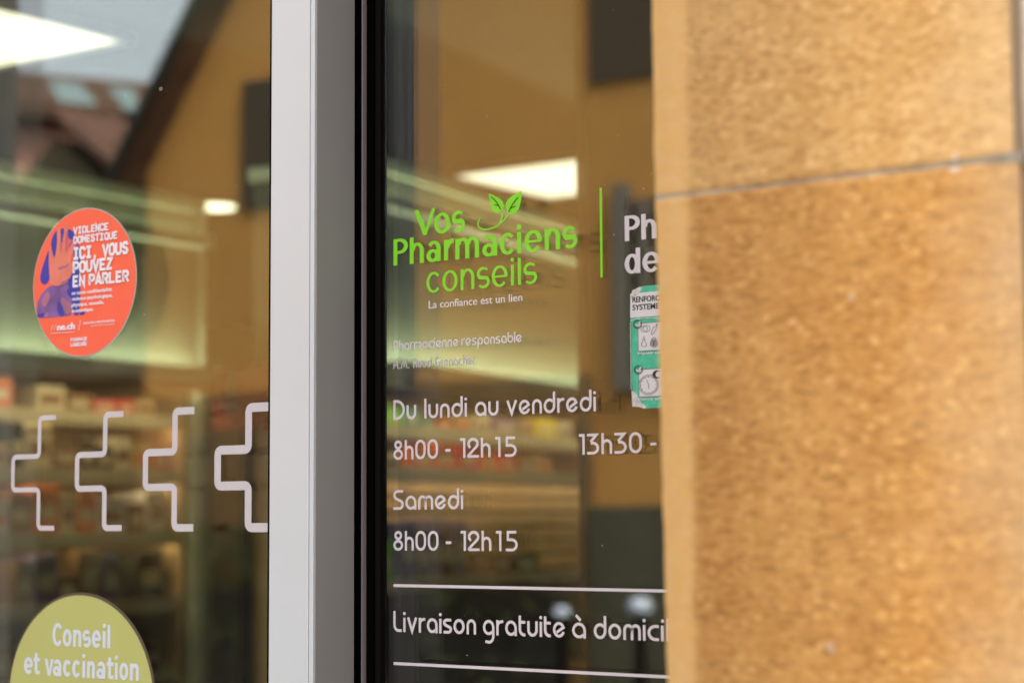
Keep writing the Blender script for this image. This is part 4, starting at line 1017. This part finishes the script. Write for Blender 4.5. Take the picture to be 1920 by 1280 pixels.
# hedge added for a soft dark edge, ragged top along the foot of the house and garden wall
rh = random.Random(21); hv = []; hf = []
for k in range(5200):
    x = rh.uniform(xw-9, mir(1085, 1000, HY).x+.0); top = zdk+.10+.10*math.sin(x*2.1)+.07*math.sin(x*5.3+1)
    z = top*(1-rh.random()**2.2*.9)+rh.gauss(0, .05); y = -HY+.12+rh.uniform(0, .45)
    r_ = rh.uniform(.035, .075); a_ = Vector((rh.gauss(0, 1), rh.gauss(0, 1), rh.gauss(0, 1))).normalized(); b_ = a_.orthogonal().normalized(); c_ = a_.cross(b_)
    i_ = len(hv); p = Vector((x, y, max(.06, z)))
    hv += [tuple(p+b_*r_), tuple(p+c_*r_*.55), tuple(p-b_*r_), tuple(p-c_*r_*.55)]; hf.append((i_, i_+1, i_+2, i_+3))
he = empty('hedge', (xw, -HY+.3, 0), label='added dark hedge giving the mirrored ochre house a soft dark foot', cat='hedge')
me = bpy.data.meshes.new('foliage'); me.from_pydata(hv, [], hf); me.update()
rel(link('foliage', me, mat('dark_hedge_leaf', (0.045, 0.048, 0.018), .8, 0, .2, .5, 3)), he)
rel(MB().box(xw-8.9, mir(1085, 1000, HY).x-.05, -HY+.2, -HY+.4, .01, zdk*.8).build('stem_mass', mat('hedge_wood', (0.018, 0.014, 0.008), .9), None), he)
# bollards added on the far pavement, pale caps standing in for bright mirrored blobs
for px, py, r_ in ((1180, 1138, .085), (1032, 1150, .06)):
    c = mir(px, py, HY-.8)
    bo = empty('bollard', (c.x, c.y, 0), label=('dark street bollard added so its pale cap gives a bright mirrored blob at the right' if px > 1100 else 'dark street bollard added so its small cap gives a dim mirrored blob nearer the middle'), cat='bollard', group='added bollards across the street')
    MB().cyl(0, 0, 0, c.z-r_*.8, .05, .045).build('post', M['rubber2'], bo)
    cap = bmesh.new(); bmesh.ops.create_uvsphere(cap, u_segments=20, v_segments=12, radius=r_)
    for v in cap.verts: v.co.z = v.co.z*.75+c.z
    me = bpy.data.meshes.new('cap'); cap.to_mesh(me); cap.free()
    for p in me.polygons: p.use_smooth = True
    link('cap', me, mat('pale_cap', (0.62, 0.68, 0.80), .3), bo)

# far house with skylights, its roof slope facing the street
FHY = 24.0
rA = mir(-60, 118, FHY*.885); rB = mir(330, 168, FHY*1.02)
zrg = (rA.z+rB.z)/2
rA.z = rB.z = zrg
FH = empty('skylight_house', (rB.x, rB.y, 0), label='brown roofed house with two skylights mirrored at the upper left', cat='house')
def rfh(o): return rel(o, FH)
rd = (rB-rA).normalized(); nd = Vector((-rd.y, rd.x, 0))
if nd.dot(Vector((-CAM.x, CAM.y, 0))-rB) < 0 and nd.x < 0: nd = -nd
if nd.x < 0: nd = -nd
run, drop = 2.6, 1.05
def slab(p, q, off, t_, name, m, parent):
    c = []
    for dz in (-t_, 0):
        c += [p+Vector((0, 0, dz)), q+Vector((0, 0, dz)), q+off+Vector((0, 0, dz)), p+off+Vector((0, 0, dz))]
    return MB().hexa(c).build(name, m, parent)
rE = rB+rd*3
o = rel(slab(rA-rd*6, rE, nd*run-Vector((0, 0, drop)), .25, 'roof', m_roof, None), FH)
o = rel(slab(rA-rd*6, rE, -nd*run-Vector((0, 0, drop)), .25, 'roof', m_roof, None), FH)
c = []
for zz_ in (0, zrg-drop-.26):
    for p, s in ((rA-rd*6, 1), (rE, 1), (rE, -1), (rA-rd*6, -1)):
        v = p+nd*(run-.5)*s; c.append(Vector((v.x, v.y, zz_)))
rel(MB().hexa(c).build('wall', mat('pink_plaster', (0.55, 0.28, 0.21), .9, 0, .1, .1, 1), None), FH)
def on_roof(px, py):
    d = ray(px, py); o_ = Vector((CAM.x, -CAM.y, CAM.z)); dd = Vector((d.x, -d.y, d.z))
    nrm = rd.cross(nd*run-Vector((0, 0, drop))).normalized()
    return o_+dd*((rA-o_).dot(nrm)/dd.dot(nrm)), nrm if nrm.z > 0 else -nrm
m_sky = mat('skylight_glass', (0.24, 0.33, 0.31), .15, 0, .5)
for quad in (((85, 152), (150, 158), (180, 198), (112, 193)), ((200, 163), (252, 170), (255, 208), (232, 205))):
    ps_ = [on_roof(*q) for q in quad]
    c = [p-n_*.03 for p, n_ in ps_]+[p+n_*.015 for p, n_ in ps_]
    rel(MB().hexa(c).build('skylight', m_sky, None), FH)
# dark house in front of it at the left
DHY = 17.0
d0 = mir(100, 203, DHY); d1 = mir(205, 296, DHY)
DH = empty('dark_house', (d1.x-2, -DHY, 0), label='dark walled house with pinkish roof slope mirrored at the far left', cat='house')
m_dh = mat('dark_render', (0.13, 0.105, 0.06), .9, 0, .1, .2, 1)
zs_ = d1.z-.2
sl2 = (d0.z-d1.z)/(d1.x-d0.x)
xa2 = d0.x
rel(MB().prism([(xa2-4, 0), (d1.x-.3, 0), (d1.x-.3, zs_), (xa2, zs_+sl2*(d1.x-.3-xa2)), (xa2-4, zs_+sl2*(d1.x-.3-xa2)-3)], -DHY-1.2, -DHY).build('wall', m_dh, None), DH)
rel(MB().prism([(d1.x+.1, d1.z-.17), (d1.x+.1, d1.z-.05), (xa2, d1.z-.05+sl2*(d1.x+.1-xa2)), (xa2, d1.z-.17+sl2*(d1.x+.1-xa2))], -DHY-1.4, -DHY+.1).build('roof', mat('pinkish_tiles', (0.155, 0.083, 0.062), .9, 0, .1, .15, 5), None), DH)
bpy.context.view_layer.update()
